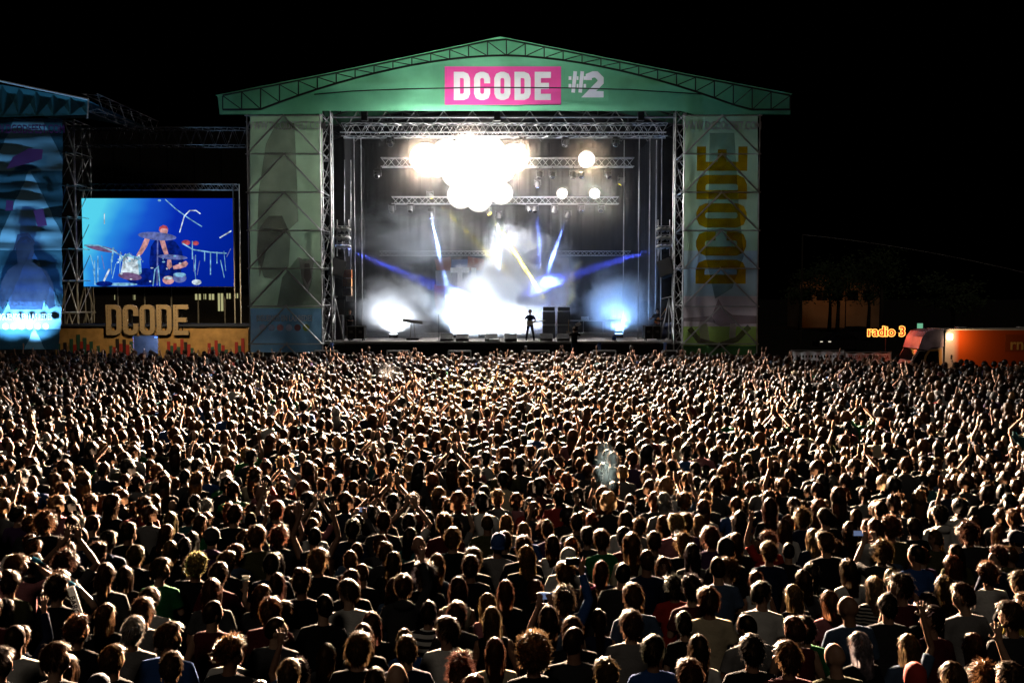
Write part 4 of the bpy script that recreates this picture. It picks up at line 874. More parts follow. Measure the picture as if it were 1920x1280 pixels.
# crowd barrier
t = thing('crowd_barrier', 'steel crowd barrier between the front row and the stage pit', 'barrier', (XC, 48.3, 0))
for k in range(16):
    x = XL - 1 + (XR - XL + 2) * k / 16; x2 = XL - 1 + (XR - XL + 2) * (k + 1) / 16
    MB().box(((x + x2) / 2, 48.3, .6), (x2 - x - .04, .04, 1.1)).build('panel', M_STEEL, t)
# ================================================================== the wing left of the main stage
scr = thing('video_screen', 'large video screen showing a drummer in blue light', 'screen', tuple(P(297, 455, 55)))
YS = 55.
def SP(px, py, d=0.): q = P(px, py, YS); q.y -= d; return q
def screen_mat():
    m = emat('screen_blue', (0, .1, .9), 1.); n = m.node_tree; N = n.nodes; e = [k for k in N if k.type == 'EMISSION'][0]
    tc = N.new('ShaderNodeTexCoord'); sp = N.new('ShaderNodeSeparateXYZ'); n.links.new(tc.outputs['Generated'], sp.inputs[0])
    ad = N.new('ShaderNodeMath'); ad.operation = 'MULTIPLY_ADD'; n.links.new(sp.outputs[2], ad.inputs[0]); ad.inputs[1].default_value = -.25; n.links.new(sp.outputs[0], ad.inputs[2])
    nz = N.new('ShaderNodeTexNoise'); nz.inputs['Scale'].default_value = 3; n.links.new(tc.outputs['Generated'], nz.inputs['Vector'])
    a2 = N.new('ShaderNodeMath'); a2.operation = 'MULTIPLY_ADD'; n.links.new(nz.outputs[0], a2.inputs[0]); a2.inputs[1].default_value = .2; n.links.new(ad.outputs[0], a2.inputs[2])
    cr = N.new('ShaderNodeValToRGB'); el = cr.color_ramp.elements; el[0].position = .0; el[0].color = (.10, .72, .95, 1); el[1].position = 1.; el[1].color = (.0, .015, .30, 1)
    for pos, c in ((.14, (.025, .30, .85)), (.30, (.008, .09, .66)), (.5, (.002, .025, .46))): k = el.new(pos); k.color = (*c, 1)
    n.links.new(a2.outputs[0], cr.inputs[0]); n.links.new(cr.outputs[0], e.inputs[0]); e.inputs[1].default_value = .9; return m
def rect3(a, b, y): return [(a.x, y, a.z), (b.x, y, a.z), (b.x, y, b.z), (a.x, y, b.z)]
a, b = SP(157, 537), SP(436, 372)
MB().poly(rect3(a, b, YS)).build('picture', screen_mat(), scr)
MB().box(((a.x + b.x) / 2, YS + .2, (a.z + b.z) / 2), (b.x - a.x + .06, .3, b.z - a.z + .06)).build('cabinet', M_BLACKST, scr)
E = {k: emat('screen_' + k, c, s) for k, c, s in (('white', (.75, .9, 1), 1.), ('skin', (.85, .42, .42), .75), ('red', (.75, .12, .15), .7), ('cyan', (.3, .7, 1), .8), ('dark', (.003, .02, .3), .7), ('steel', (.22, .28, .75), .6), ('brown', (.35, .2, .45), .5))}
for m in E.values():       # video picture: uneven brightness of the filmed things
    n = m.node_tree; N = n.nodes; e = [k for k in N if k.type == 'EMISSION'][0]; tc = N.new('ShaderNodeTexCoord'); nz = N.new('ShaderNodeTexNoise'); nz.inputs['Scale'].default_value = 3.2; nz.inputs['Detail'].default_value = 4; n.links.new(tc.outputs['Object'], nz.inputs['Vector'])
    mr = N.new('ShaderNodeMapRange'); mr.inputs[1].default_value = .35; mr.inputs[2].default_value = .68; mr.inputs[3].default_value = .3; mr.inputs[4].default_value = e.inputs[1].default_value * 1.25; n.links.new(nz.outputs[0], mr.inputs[0]); n.links.new(mr.outputs[0], e.inputs[1])
def sd(name, k, x, y, rx, ry, d, tilt=0.):
    c = SP(x, y, d); s = YS / F; pts = []
    for i in range(18):
        u, w_ = rx * s * math.cos(i * math.pi / 9), ry * s * math.sin(i * math.pi / 9); pts.append((c.x + u * math.cos(tilt) - w_ * math.sin(tilt), c.y, c.z + u * math.sin(tilt) + w_ * math.cos(tilt)))
    return MB().poly(pts).build(name, E[k], scr)
def sl(name, k, pts, w_, d): return MB().stroke([tuple(SP(x, y, d)) for x, y in pts], w_ * YS / F, False, .001).build(name, E[k], scr)
def sp(name, k, pts, d): return MB().poly([SP(x, y, d) for x, y in pts]).build(name, E[k], scr)
sp('picture_torso', 'dark', [(283, 462), (291, 450), (303, 446), (318, 447), (330, 454), (341, 470), (345, 492), (336, 520), (284, 524), (280, 490)], .010)
sp('picture_neck', 'skin', [(303, 440), (312, 440), (313, 449), (302, 449)], .011); sp('picture_head', 'skin', [(299, 432), (301, 427), (307, 424), (313, 427), (315, 433), (313, 441), (308, 445), (303, 443)], .014); sp('picture_hair', 'red', [(298, 433), (299, 426), (306, 422), (313, 424), (316, 431), (312, 429), (304, 428)], .016)
sp('picture_arm', 'skin', [(272, 446), (281, 449), (276, 462), (267, 476), (260, 482), (256, 478), (263, 466)], .018); sp('picture_arm', 'skin', [(299, 449), (308, 447), (312, 462), (316, 476), (309, 479), (304, 466)], .018); sp('picture_hand', 'skin', [(314, 487), (321, 487), (323, 500), (317, 505), (313, 499)], .018); sp('picture_arm', 'skin', [(324, 499), (338, 494), (349, 489), (353, 494), (349, 500), (336, 504), (326, 505)], .020)
sd('picture_cymbal', 'steel', 295, 443, 36, 7.5, .024, -.08); sd('picture_cymbal', 'steel', 324, 482, 28, 4.5, .024, -.06); sl('picture_cymbal_edge', 'cyan', [(158, 460), (185, 460), (215, 472), (232, 482)], 2.4, .022); sd('picture_cymbal', 'brown', 190, 466, 30, 5, .012, -.2)
sl('picture_stand', 'steel', [(296, 446), (295, 535)], 2.5, .026); sl('picture_stand', 'cyan', [(287, 536), (291, 505), (297, 500), (300, 536)], 2, .027)
sp('picture_drum', 'white', [(232, 482), (262, 480), (264, 514), (250, 520), (226, 516)], .028); sd('picture_drum_head', 'brown', 244, 518, 22, 7, .030, -.12); sp('picture_drum', 'cyan', [(258, 481), (264, 480), (266, 512), (261, 515)], .029); sd('picture_bass_drum', 'dark', 270, 519, 34, 16, .009); sd('picture_cymbal', 'cyan', 228, 533, 30, 3, .026)
sd('picture_drum', 'steel', 337, 521, 13, 9, .028); sd('picture_drum_head', 'cyan', 337, 515, 12, 4, .029); sd('picture_drum', 'skin', 316, 525, 11, 8, .026); sd('picture_drum_head', 'white', 316, 521, 8, 3, .027); sd('picture_drum', 'white', 369, 529, 9, 5, .026); sd('picture_drum', 'dark', 196, 532, 16, 5, .032)
for k in range(14):
    rr = random.Random(k + 90); x, y = rr.uniform(218, 264), rr.uniform(472, 490); sl('picture_clamp', rr.choice(('white', 'cyan', 'steel')), [(x, y), (x + rr.uniform(-5, 5), y + rr.uniform(2, 7))], rr.uniform(1.2, 2.6), .0338 + .0001 * k)
sl('picture_stick', 'cyan', [(213, 464), (210, 492)], 3, .034); sl('picture_stick', 'white', [(206, 504), (195, 527)], 3.4, .034); sl('picture_tom_rim', 'cyan', [(222, 488), (240, 478), (262, 486)], 5, .033)
sl('picture_mic_boom', 'white', [(337, 436), (346, 405), (356, 395), (368, 395), (376, 401)], 1.9, .03); sl('picture_mic_boom', 'cyan', [(310, 374), (330, 392), (355, 410), (379, 425)], 1.8, .029); sl('picture_light', 'white', [(196, 400), (196, 420)], 1.8, .02); sd('picture_light', 'cyan', 299, 376, 3, 2, .02)
sl('picture_rack', 'cyan', [(342, 456), (362, 468), (395, 473), (425, 475)], 2.2, .03); sd('picture_drum', 'red', 349, 455, 8, 5, .028); sd('picture_drum', 'red', 367, 456, 6, 4, .027)
for x, y0, y1 in ((361, 452, 486), (384, 470, 490), (395, 474, 515), (407, 472, 494), (178, 488, 534), (184, 480, 530)): sl('picture_stand', 'cyan', [(x, y0), (x, y1)], 1.8, .031)
sl('picture_microphone', 'white', [(412, 446), (434, 433)], 2.2, .03); sl('picture_stand', 'steel', [(425, 482), (433, 466)], 1.6, .03)
for k in range(16):
    rr = random.Random(k + 50); x = rr.choice((rr.uniform(165, 270), rr.uniform(280, 430))); y = rr.uniform(470, 505); sl('picture_stand', rr.choice(('steel', 'cyan')), [(x, y), (x + rr.uniform(-8, 8), min(535, y + rr.uniform(20, 45)))], rr.uniform(.9, 1.6), .0045 + .0002 * k)
for k in range(26):
    rr = random.Random(k); sd('picture_glint', 'white' if k % 2 else 'cyan', rr.choice((rr.uniform(215, 265), rr.uniform(165, 380))), rr.uniform(478, 532), rr.uniform(1, 3), rr.uniform(.8, 2), .036 + k * .0004)
# screen frame truss and gantry
truss('screen_truss', 'slim truss along the top of the video screen', *TR(146, 446, 351, 54.8), sec=.34, n=40)
truss('gantry_truss', 'long dark truss bridging the stages high above the video screen', *TR(122, 466, 258, 54.0), sec=1.0, n=30, material=mat('dark_steel', (.10, .10, .11), rough=.4, metal=.6))
for x, lab in ((441, 'thin steel post beside the video screen towards the main stage'), (452, 'second thin steel post between the screen and the main stage')):
    p = P(x, 600, 54.6); tag(MB().bar((p.x, 54.6, 0), (p.x, 54.6, P(x, 345, 54.6).z), .04, 6).bar((p.x, 54.6, 0), (p.x, 54.6, .05), .15, 8).build('screen_post', M_STEEL), lab, 'post')
mb = MB(); a, b = P(120, 620, 60), P(465, 240, 60); bk = thing('black_back_wall', 'tall black cloth wall behind the video screen', 'wall', ((a.x + b.x) / 2, 60, 0))
for i in range(7):
    x0 = a.x + (b.x - a.x) * i / 7; x1 = a.x + (b.x - a.x) * (i + 1) / 7; drape(x0, 60, x1 - .05, 60, P(300, 533, 60).z, b.z, bk).name = 'cloth_panel'
for i in range(8): x0 = a.x + (b.x - a.x) * i / 7; MB().bar((x0, 60.2, 0), (x0, 60.2, b.z), .05, 5).build('post', M_STEEL, bk)
# second stage: tower with blue-lit banner
scaffold('steel scaffold tower of the second stage next to the video screen', P(122, 500, 54).x, P(154, 500, 54).x, 53.4, 55.4, P(140, 230, 54).z, 8)
F_TEAL = fabric('teal_canvas', (.05, .20, .24), .3); F_NIGHT = fabric('dark_teal_print', (.02, .07, .10), .3); F_PALE = fabric('pale_triangle_print', (.25, .45, .55), .3); F_PURP = fabric('purple_print', (.18, .06, .22), .3)
YBL = 48.6
def LP(px, py, d=0.): q = P(px, py, YBL); q.y += d; return q
lb = thing('tower_banner', 'crumpled blue banner of triangles lit from below beside the video screen', 'banner', (LP(60, 600).x, YBL, 0))
def crumple(px0, px1, py0, py1, material, name, par, nx=18, ny=70, d=0.):
    v = []
    for j in range(ny + 1):
        py = py0 + (py1 - py0) * j / ny
        for k in range(nx + 1):
            px = px0 + (px1 - px0) * k / nx; f = .035 * math.sin(py * .21 + 1.6 * mnoise.noise(Vector((px * .02, py * .02, 0)))) ** 3 + .10 * mnoise.noise(Vector((px * .012, py * .05, 4)))
            v.append(LP(px - 8 * max(0, (py - 560) / 100) if px > 60 else px, py, f + d))
    w1 = nx + 1; return MB().add(v, [(j * w1 + k, j * w1 + k + 1, (j + 1) * w1 + k + 1, (j + 1) * w1 + k) for j in range(ny) for k in range(nx)]).build(name, material, par, True)
def tri_cloth():
    m = fabric('triangle_printed_canvas', (.06, .2, .26), .15); n = m.node_tree; N = n.nodes; b = N['Principled BSDF']
    tc = N.new('ShaderNodeTexCoord'); sp = N.new('ShaderNodeSeparateXYZ'); n.links.new(tc.outputs['Object'], sp.inputs[0])
    def M(op, a, b_=None, c=None):
        q = N.new('ShaderNodeMath'); q.operation = op
        for i, x in enumerate((a, b_, c)):
            if x is None: continue
            if isinstance(x, (int, float)): q.inputs[i].default_value = x
            else: n.links.new(x, q.inputs[i])
        return q.outputs[0]
    ax = M('ABSOLUTE', M('ADD', sp.outputs[0], -.1)); z = sp.outputs[2]      # stacked triangles, apex upwards
    period = 4.2; fz = M('FRACT', M('DIVIDE', M('ADD', z, 1.2), period)); wd = M('MULTIPLY', M('SUBTRACT', 1.02, fz), 2.0)
    tri = M('LESS_THAN', ax, wd); mx = N.new('ShaderNodeMix'); mx.data_type = 'RGBA'; mx.inputs[6].default_value = (.02, .07, .10, 1); mx.inputs[7].default_value = (.16, .30, .38, 1)
    n.links.new(tri, mx.inputs[0]); n.links.new(mx.outputs[2], b.inputs['Base Color']); return m
crumple(-60, 117, 222, 655, tri_cloth(), 'cloth_panel', lb)
def lprt(m, pts, d=-.3): return MB().poly([LP(x, y, d) for x, y in pts]).build('print_shape', m, lb)
lprt(F_PURP, [(18, 318), (30, 296), (60, 280), (86, 282), (84, 300), (60, 308), (36, 314)]); lprt(F_PURP, [(68, 395), (86, 392), (94, 424), (76, 426)]); lprt(F_PURP, [(18, 376), (31, 378), (30, 396), (16, 396)])
M_PR2 = gel('figure_print', (.05, .06, .11), .3); lprt(M_PR2, [(34, 462), (42, 446), (56, 443), (66, 452), (69, 474), (64, 490), (74, 498), (92, 508), (104, 532), (108, 574), (96, 580), (88, 560), (84, 580), (24, 580), (20, 560), (10, 580), (2, 566), (8, 528), (20, 506), (38, 494), (36, 478)], -.25); lprt(M_PR2, [(30, 470), (38, 440), (58, 436), (72, 456), (66, 462), (54, 450), (42, 456)], -.27)
text('lettering', 'WWW.DCODEFEST.COM', .62, F_PURP, LP(50, 245, -.35), lb, xs=.62, bold=.012); text('lettering', 'SIGUENOS EN LAS REDES', .46, F_WHITE, LP(54, 594, -.4), lb, xs=.56, bold=.01)
for k in range(6): MB().disc(LP(18 + 15 * k, 611, -.4), .17, .17, 14).build('icon_disc', F_WHITE, lb)
for px, lab in ((22, 'bright floor uplight at the foot of the blue banner, outer one'), (68, 'bright floor uplight at the foot of the blue banner near the wooden wall')):
    c = LP(px, 662); t = thing('uplight', lab, 'lamp', (c.x, 47.2, 0)); z = c.z
    MB().box((c.x, 47.2, z - .55), (.5, .4, .7)).build('stand', M_BLACKST, t); MB().lathe([(.1, -.12), (.16, -.05), (.18, .12)], (c.x, 47.2, z - .1), 14, (0, .4, 1)).build('housing', M_BLACKST, t, True)
    MB().lathe([(.17, .08), (.08, .1), (.001, .11)], (c.x, 47.2, z - .1), 14, (0, .4, 1)).build('lens', emat('uplight_glow', (.6, .85, 1), 12), t)
    spot('uplight_beam', (c.x, 47.2, z + .05), (c.x, 49.2, z + 5), 3800, 95, (.30, .62, 1), .7, .1)
rf = thing('second_stage_roof', 'dark teal roof canvas of the second stage above the blue banner', 'roof', (P(40, 190, 48.3).x, 52, 0))
Q = lambda px, py, d=0.: P(px, py, 48.3) + Vector((0, d, 0))
for i in range(7):
    x0, x1 = -60 + 32 * i, -60 + 32 * (i + 1); ty = lambda x: 148 + 40 * (x + 60) / 224 if x > 0 else 158 + (x) * -.1; by = lambda x: 222 - (x + 60) * .03
    v = [Q(x0, ty(x0)), Q(x0, by(x0)), Q(x1, by(x1)), Q(x1, ty(x1)), Q((x0 + x1) / 2, (ty(x0) + by(x0)) / 2, .22)]
    MB().add(v, [(0, 1, 4), (1, 2, 4), (2, 3, 4), (3, 0, 4)]).build('fascia_panel', F_TEAL, rf)
    MB().poly([Q(x0, ty(x0)), Q(x1, ty(x1)), Q(x1, ty(x1), 9), Q(x0, ty(x0), 9)]).build('roof_panel', F_NIGHT, rf)
MB().bar(Q(-60, 158), Q(0, 152), .06, 6).bar(Q(0, 152), Q(166, 187), .06, 6).build('roof_edge_tube', M_ALU, rf); MB().bar(Q(166, 187), Q(164, 222), .04, 6).build('roof_edge_tube', M_ALU, rf)
truss('roof_truss', 'dark sloping truss running back from the second stage roof corner', P(168, 190, 48.5), P(285, 240, 57), sec=.8, n=12, material=bpy.data.materials['dark_steel'])
# wooden bar hut with standing letters
M_PLY = mat('warm_plywood', (.42, .25, .10), rough=.7, noise=.3, nscale=2.5, bump=.15, bscale=14); YH = 52.5
def HP(px, py, d=0.): q = P(px, py, YH); q.y += d; return q
hut = thing('wooden_hut', 'plywood bar hut with red and green painted bars under the video screen', 'hut', (HP(285, 640).x, YH + 1.2, 0))
for i in range(15):
    x0, x1 = 105 + 24 * i, 105 + 24 * (i + 1)
    if 249 <= x0 < 297: a, b = HP(x0, 629), HP(x1, 612)
    else: a, b = HP(x0, 690), HP(x1, 612)
    if a.z > .6 and not 249 <= x0 < 297: a.z = 0
    MB().box(((a.x + b.x) / 2, YH + .05 + .006 * (i % 3), (a.z + b.z) / 2), (b.x - a.x - .012, .1, b.z - a.z)).build('board', M_PLY, hut)
a, b = HP(105, 612), HP(465, 612); MB().box(((a.x + b.x) / 2, YH + 1.2, a.z + .06), (b.x - a.x + .3, 2.8, .1)).build('roof', mat('dark_roof_felt', (.03, .04, .07), rough=.8), hut)
MB().box(((a.x + b.x) / 2, YH + 2.5, a.z / 2), (b.x - a.x, .08, a.z)).build('rear_wall', M_PLY, hut)
for x in (a.x + .05, b.x - .05): MB().box((x, YH + 1.3, a.z / 2), (.08, 2.3, a.z - .02)).build('side_wall', M_PLY, hut)
M_RB, M_GB, M_KB = mat('red_paint', (.32, .03, .03), rough=.6), mat('green_paint', (.03, .09, .07), rough=.6), mat('black_paint', (.02, .015, .015), rough=.6)
bars = [(108, 644, 1), (120, 642, 2), (132, 635, 1), (145, 627, 1), (157, 633, 1), (138, 646, 0), (151, 640, 0), (163, 645, 0), (169, 640, 1), (182, 648, 1), (206, 648, 1), (218, 635, 2), (212, 650, 0), (225, 644, 0), (231, 636, 2), (237, 646, 0), (244, 640, 1),
        (314, 640, 0), (320, 648, 1), (326, 643, 0), (333, 650, 1), (339, 635, 0), (346, 641, 2), (352, 645, 0), (358, 652, 1), (390, 643, 0), (396, 650, 1), (403, 638, 0), (409, 644, 1), (416, 647, 0), (422, 655, 1), (428, 660, 0), (441, 641, 0), (447, 648, 1), (453, 634, 0)]
for x, y, k in bars:
    a, b = HP(x, 680), HP(x + 5.2, y); a.z = .1
    MB().box(((a.x + b.x) / 2, YH - .015, (a.z + b.z) / 2), (b.x - a.x, .03, b.z - a.z)).build('painted_bar', (M_RB, M_GB, M_KB)[k], hut)
for k, ch in enumerate('DCODE'):
    x0 = 199 + 31.6 * k; a, b = P(x0, 628, 52.2), P(x0 + 27, 571, 52.2)
    o = glyph(MB(), ch, a.x, a.z, b.x - a.x, b.z - a.z, .26, 52.2, .16); lt = thing('standing_letter', 'tan block letter %s with bulb holes above the wooden hut' % ch + (', nearer the tower' if k == 0 else ', before the last letter' if k == 3 else ''), 'letter', ((a.x + b.x) / 2, 52.2, a.z))
    o.build('face', mat('tan_board_%d' % k, (.36, .27, .18), rough=.7, noise=.15), lt)
    mb = MB(); step = .19
    for q in range(9): mb.ell((a.x + .13, 52.19, a.z + .1 + step * q), (.02, .012, .02), 6, 4)
    setting(mb.build('bulb_holes', M_KB, lt), 'stuff'); MB().bar(((a.x + b.x) / 2, 52.45, a.z), ((a.x + b.x) / 2, 52.45, a.z + 1.2), .03, 5).bar(((a.x + b.x) / 2, 52.45, a.z + 1.1), ((a.x + b.x) / 2, 52.36, a.z + 1.1), .03, 5).build('support', M_BLACKST, lt)
l = bpy.data.lights.new('hut_blue_lamp', 'POINT'); l.energy = 160; l.color = (.08, .2, 1); l.shadow_soft_size = .15; lo = bpy.data.objects.new('hut_blue_lamp', l); COL.objects.link(lo); lo.location = HP(272, 640, 1.4)
t = thing('hut_lamp', 'small blue lamp inside the hut doorway', 'lamp', tuple(HP(272, 632, 1.6))); MB().box(HP(272, 632, 1.6), (.3, .2, .1)).build('housing', M_BLACKST, t); MB().ell(HP(272, 634, 1.6), (.1, .1, .06), 8, 6).build('bulb', emat('hut_blue_glow', (.1, .25, 1), 3), t)
spot('hut_front_fill', HP(380, 600, -6) + Vector((0, 0, 3.)), HP(330, 610), 1500, 95, (1, .72, .35), .8, .3)  # unseen spot added before the hut to brighten boards and letters
# far building with lit windows behind the hut
fb = thing('site_building', 'dark low building with small lit windows behind the wooden hut', 'building', (P(320, 600, 75).x, 78, 0)); a, b = P(100, 690, 75), P(470, 541, 75)
MB().box(((a.x + b.x) / 2, 78, b.z / 2), (b.x - a.x, 6, b.z)).build('wall', mat('dark_render', (.06, .05, .04), rough=.9, noise=.3), fb); MB().box(((a.x + b.x) / 2, 77.8, b.z + .15), (b.x - a.x + .6, 6.8, .3)).build('roof', M_BLACKST, fb)
E_WIN = emat('lit_window', (.75, .72, .35), .55)
for x, y, w_, h in ((366, 551, 10, 11), (382, 551, 4, 10), (392, 551, 9, 11), (409, 550, 9, 33), (425, 550, 7, 10), (441, 550, 5, 9), (213, 553, 2, 9), (250, 553, 3, 9)):
    p0, p1 = P(x, y + h, 74.95), P(x + w_, y, 74.95); wn = MB().box(((p0.x + p1.x) / 2, 74.97, (p0.z + p1.z) / 2), (p1.x - p0.x, .06, p1.z - p0.z)).build('window', E_WIN, fb)
    MB().box(((p0.x + p1.x) / 2, 74.92, (p0.z + p1.z) / 2), (.06, .06, p1.z - p0.z + .1)).build('window_bar', M_BLACKST, wn)
# ================================================================== right of the stage
YV = 46.5
def VP(px, py, d=0.): q = P(px if px > 1771 else 1771 + (px - 1771) * .74, py, YV); q.y += d; return q
van = thing('box_van', 'orange box van with a white lamp on its side and raised cab roof', 'van', (VP(1830, 690).x, YV + 1.1, 0))
def van_mat():
    m = mat('van_paint', (.6, .14, .02), rough=.35, spec=.5, noise=.08, nscale=.8); n = m.node_tree; N = n.nodes; b = N['Principled BSDF']
    tc = N.new('ShaderNodeTexCoord'); sp = N.new('ShaderNodeSeparateXYZ'); n.links.new(tc.outputs['Generated'], sp.inputs[0])
    cr = N.new('ShaderNodeValToRGB'); e = cr.color_ramp.elements; e[0].position = .0; e[0].color = (.55, .5, .5, 1); e[1].position = .12; e[1].color = (.5, .075, .01, 1); k = e.new(.07); k.color = (.5, .36, .32, 1)
    n.links.new(sp.outputs[0], cr.inputs[0]); n.links.new(cr.outputs[0], b.inputs['Base Color']); return m
W = 1.95; a, b = VP(1771, 700), VP(1990, 619); a.z = .75
MB().box(((a.x + b.x) / 2, YV + W / 2, (a.z + b.z) / 2), (b.x - a.x, W, b.z - a.z)).build('box_body', van_mat(), van)
MB().box(((a.x + b.x) / 2, YV + W / 2, b.z + .03), (b.x - a.x + .04, W + .06, .06)).build('roof_rail', mat('pale_rail', (.6, .55, .5), rough=.4), van)
M_CABP = mat('cab_paint', (.5, .42, .44), rough=.3, spec=.5); M_GLASS = mat('dark_glass', (.012, .012, .014), rough=.05, spec=.9)
def prism(name, pts, m, y0=0., y1=W): return MB().poly([VP(x, y, y0) for x, y in pts], y1 - y0, (0, 1, 0)).build(name, m, van)
lo_ = lambda x: (x, 706)
prism('overcab_fairing', [(1706, 654), (1716, 632), (1726, 622), (1745, 618), (1770, 618), (1770, 650), (1738, 652), (1730, 657)], mat('fairing_paint', (.5, .38, .5), rough=.35, noise=.4, nscale=2), .05, W - .05)
cab = prism('cab', [(1676, 706), (1678, 684), (1690, 677), (1705, 657), (1730, 657.5), (1738, 652.5), (1770, 650.5), (1770, 706)], M_CABP, .12, W - .12)
wsc = MB().poly([VP(1691, 676, .2) + Vector((-.03, 0, .03)), VP(1691, 676, W - .2) + Vector((-.03, 0, .03)), VP(1707, 657, W - .2) + Vector((-.03, 0, .03)), VP(1707, 657, .2) + Vector((-.03, 0, .03))], .03, (.7, 0, -.7)).build('windscreen', M_GLASS, van)
MB().poly([VP(x, y, .10) for x, y in ((1694, 677), (1710, 659), (1729, 659), (1716, 690), (1694, 690))], .012).build('side_glass', M_GLASS, van)
dr = MB().poly([VP(x, y, .09) for x, y in ((1716, 702), (1722, 668), (1732, 656), (1766, 653), (1768, 702))], .02).build('door', mat('door_paint', (.55, .30, .12), rough=.35), van)
MB().poly([VP(x, y, .07) for x, y in ((1722, 690), (1728, 668), (1736, 659), (1758, 657), (1760, 690))], .015).build('door_window', M_GLASS, dr); MB().box(VP(1762, 693, .06), (.12, .04, .03)).build('door_handle', M_BLACKST, dr)
for px in (1702, 1880, 1960):
    c = VP(px, 706, .2); c.z = .37; wh = MB().lathe([(.2, -.12), (.35, -.12), (.37, -.06), (.37, .06), (.35, .12), (.2, .12)], c, 20, (0, 1, 0)).build('wheel', M_BLACKST, van, True); MB().lathe([(.001, -.1), (.2, -.11)], c, 16, (0, 1, 0)).build('rim', M_ALU, wh)
t_ = VP(1780, 631, -.05); MB().box(t_, (.26, .12, .3)).build('side_lamp', emat('van_lamp_glow', (1, .8, .45), 5), van)
l = bpy.data.lights.new('van_lamp_light', 'SPOT'); l.energy = 90; l.color = (1, .6, .28); l.spot_size = R(165); l.shadow_soft_size = .12; lo = bpy.data.objects.new('van_lamp_light', l); COL.objects.link(lo); lo.location = VP(1784, 629, -.9); lo.rotation_euler = (Vector((2.2, 1.2, -.8))).to_track_quat('-Z', 'Y').to_euler()
a, b = VP(1884, 659), VP(1992, 627); MB().box(((a.x + b.x) / 2, YV - .006, (a.z + b.z) / 2), (b.x - a.x, .012, b.z - a.z)).build('logo_panel', mat('dark_orange_paint', (.34, .06, .012), rough=.4), van)
text('lettering', 'rne', .82, mat('yellow_lettering', (.75, .42, .12), rough=.5), VP(1893, 646, -.02), van, bold=.015, align='LEFT')
for px in (1812, 1930): c = VP(px, 615, .6); MB().box(c, (.42, .4, .09)).build('roof_vent', M_WHITEP, van)
# neon sign
YN = 49.; c = P(1662, 622, YN); ng = thing('neon_sign', 'glowing red and yellow neon sign reading radio 3 on a thin pole', 'sign', (c.x, YN, 0))
text('neon_tube', 'radio 3', .72, emat('neon_outline', (1, .40, .07), 2.6), c, ng, tube=.022, bold=.03); text('letter_face', 'radio 3', .72, emat('neon_red', (.75, .02, .01), .9), c + Vector((0, .06, 0)), ng, bold=.02)
MB().bar((c.x, YN + .1, 0), (c.x, YN + .1, c.z), .03, 6).build('pole', M_BLACKST, ng); MB().box((c.x, YN + .12, c.z - .05), (2.1, .04, .06)).build('sign_frame', M_BLACKST, ng)
l = bpy.data.lights.new('neon_light', 'POINT'); l.energy = 60; l.color = (1, .12, .05); l.shadow_soft_size = .5; lo = bpy.data.objects.new('neon_light', l); COL.objects.link(lo); lo.location = c + Vector((0, -.8, 0))
# exit sign beside the van and sheeted barriers
c = P(1725, 612, 52.); t = thing('exit_sign', 'small pale green lit exit sign on a pole behind the van', 'sign', (c.x, 52, 0)); MB().box(c, (.3, .06, .36)).build('panel', emat('exit_green', (.25, .75, .45), .6), t); MB().bar((c.x, 52.06, 0), (c.x, 52.06, c.z), .03, 6).build('pole', M_BLACKST, t)
M_SHEET = mat('white_sheet', (.85, .85, .92), rough=.8, noise=.2, nscale=1.5, bump=.5, bscale=2, trans=.5)
for x0, x1, y0, lab in ((1484, 1582, 657, 'wire fence hung with a white sheet of small marks'), (1584, 1671, 660, 'wire fence hung with an emergency exit banner in red letters')):
    YB_ = 47.2; a, b = P(x0, 700, YB_), P(x1, y0, YB_); t = thing('sheeted_fence', lab, 'fence', ((a.x + b.x) / 2, YB_, 0)); v = []; n = 20
    for k in range(n + 1):
        u = k / n; x = a.x + (b.x - a.x) * u; y = YB_ + .05 * math.sin(u * 31); v += [(x, y, .3), (x, y, b.z - .03 - .05 * math.sin(u * math.pi * 3) ** 2)]
    MB().add([Vector(q) for q in v], [(2 * k, 2 * k + 2, 2 * k + 3, 2 * k + 1) for k in range(n)]).build('sheet', M_SHEET, t, True)
    for x in (a.x, b.x): MB().bar((x, YB_, 0), (x, YB_, b.z + .04), .03, 6).build('post', M_STEEL, t)
    MB().bar((a.x, YB_ + .08, b.z), (b.x, YB_ + .08, b.z), .022, 6).build('rail', M_STEEL, t)
    if x0 == 1484:
        mb = MB()
        for r_ in range(2):
            for k in range(16): mb.box((a.x + .25 + .16 * k, YB_ - .08, b.z - .3 - .28 * r_), (.07, .01, .14))
        setting(mb.build('printed_marks', M_DARKPL, t), 'stuff')
    else: text('lettering', 'SALIDA DE EMERGENCIA', .26, mat('red_lettering', (.5, .03, .03), rough=.6), ((a.x + b.x) / 2, YB_ - .09, b.z - .26), t, xs=.72, bold=.006)
# far right: lit building, trees, parked cars, wire
fb = thing('orange_lit_building', 'far building with its wall lit orange behind dark trees', 'building', (P(1575, 600, 130).x, 133, 0)); a, b = P(1500, 600, 130), P(1650, 520, 130)
MB().box(((a.x + b.x) / 2, 133, b.z / 2), (b.x - a.x, 6, b.z)).build('wall', mat('ochre_render', (.3, .2, .12), rough=.9, noise=.3, nscale=.4), fb); MB().box(((a.x + b.x) / 2, 133, b.z + .2), (b.x - a.x + 1, 7, .4)).build('roof', M_BLACKST, fb)
for k in range(5):
    p0 = P(1512 + 29 * k, 560, 129.95); wn = MB().box((p0.x, 129.97, p0.z + .5), (1.5, .1, 1.4)).build('window', M_GLASS, fb); MB().box((p0.x, 129.9, p0.z + .5), (.08, .06, 1.4)).build('window_bar', M_BLACKST, wn)
t = thing('street_lamp', 'street lamp glowing orange before the far lit building', 'street lamp', (P(1585, 600, 124).x, 124, 0)); x = P(1585, 600, 124).x
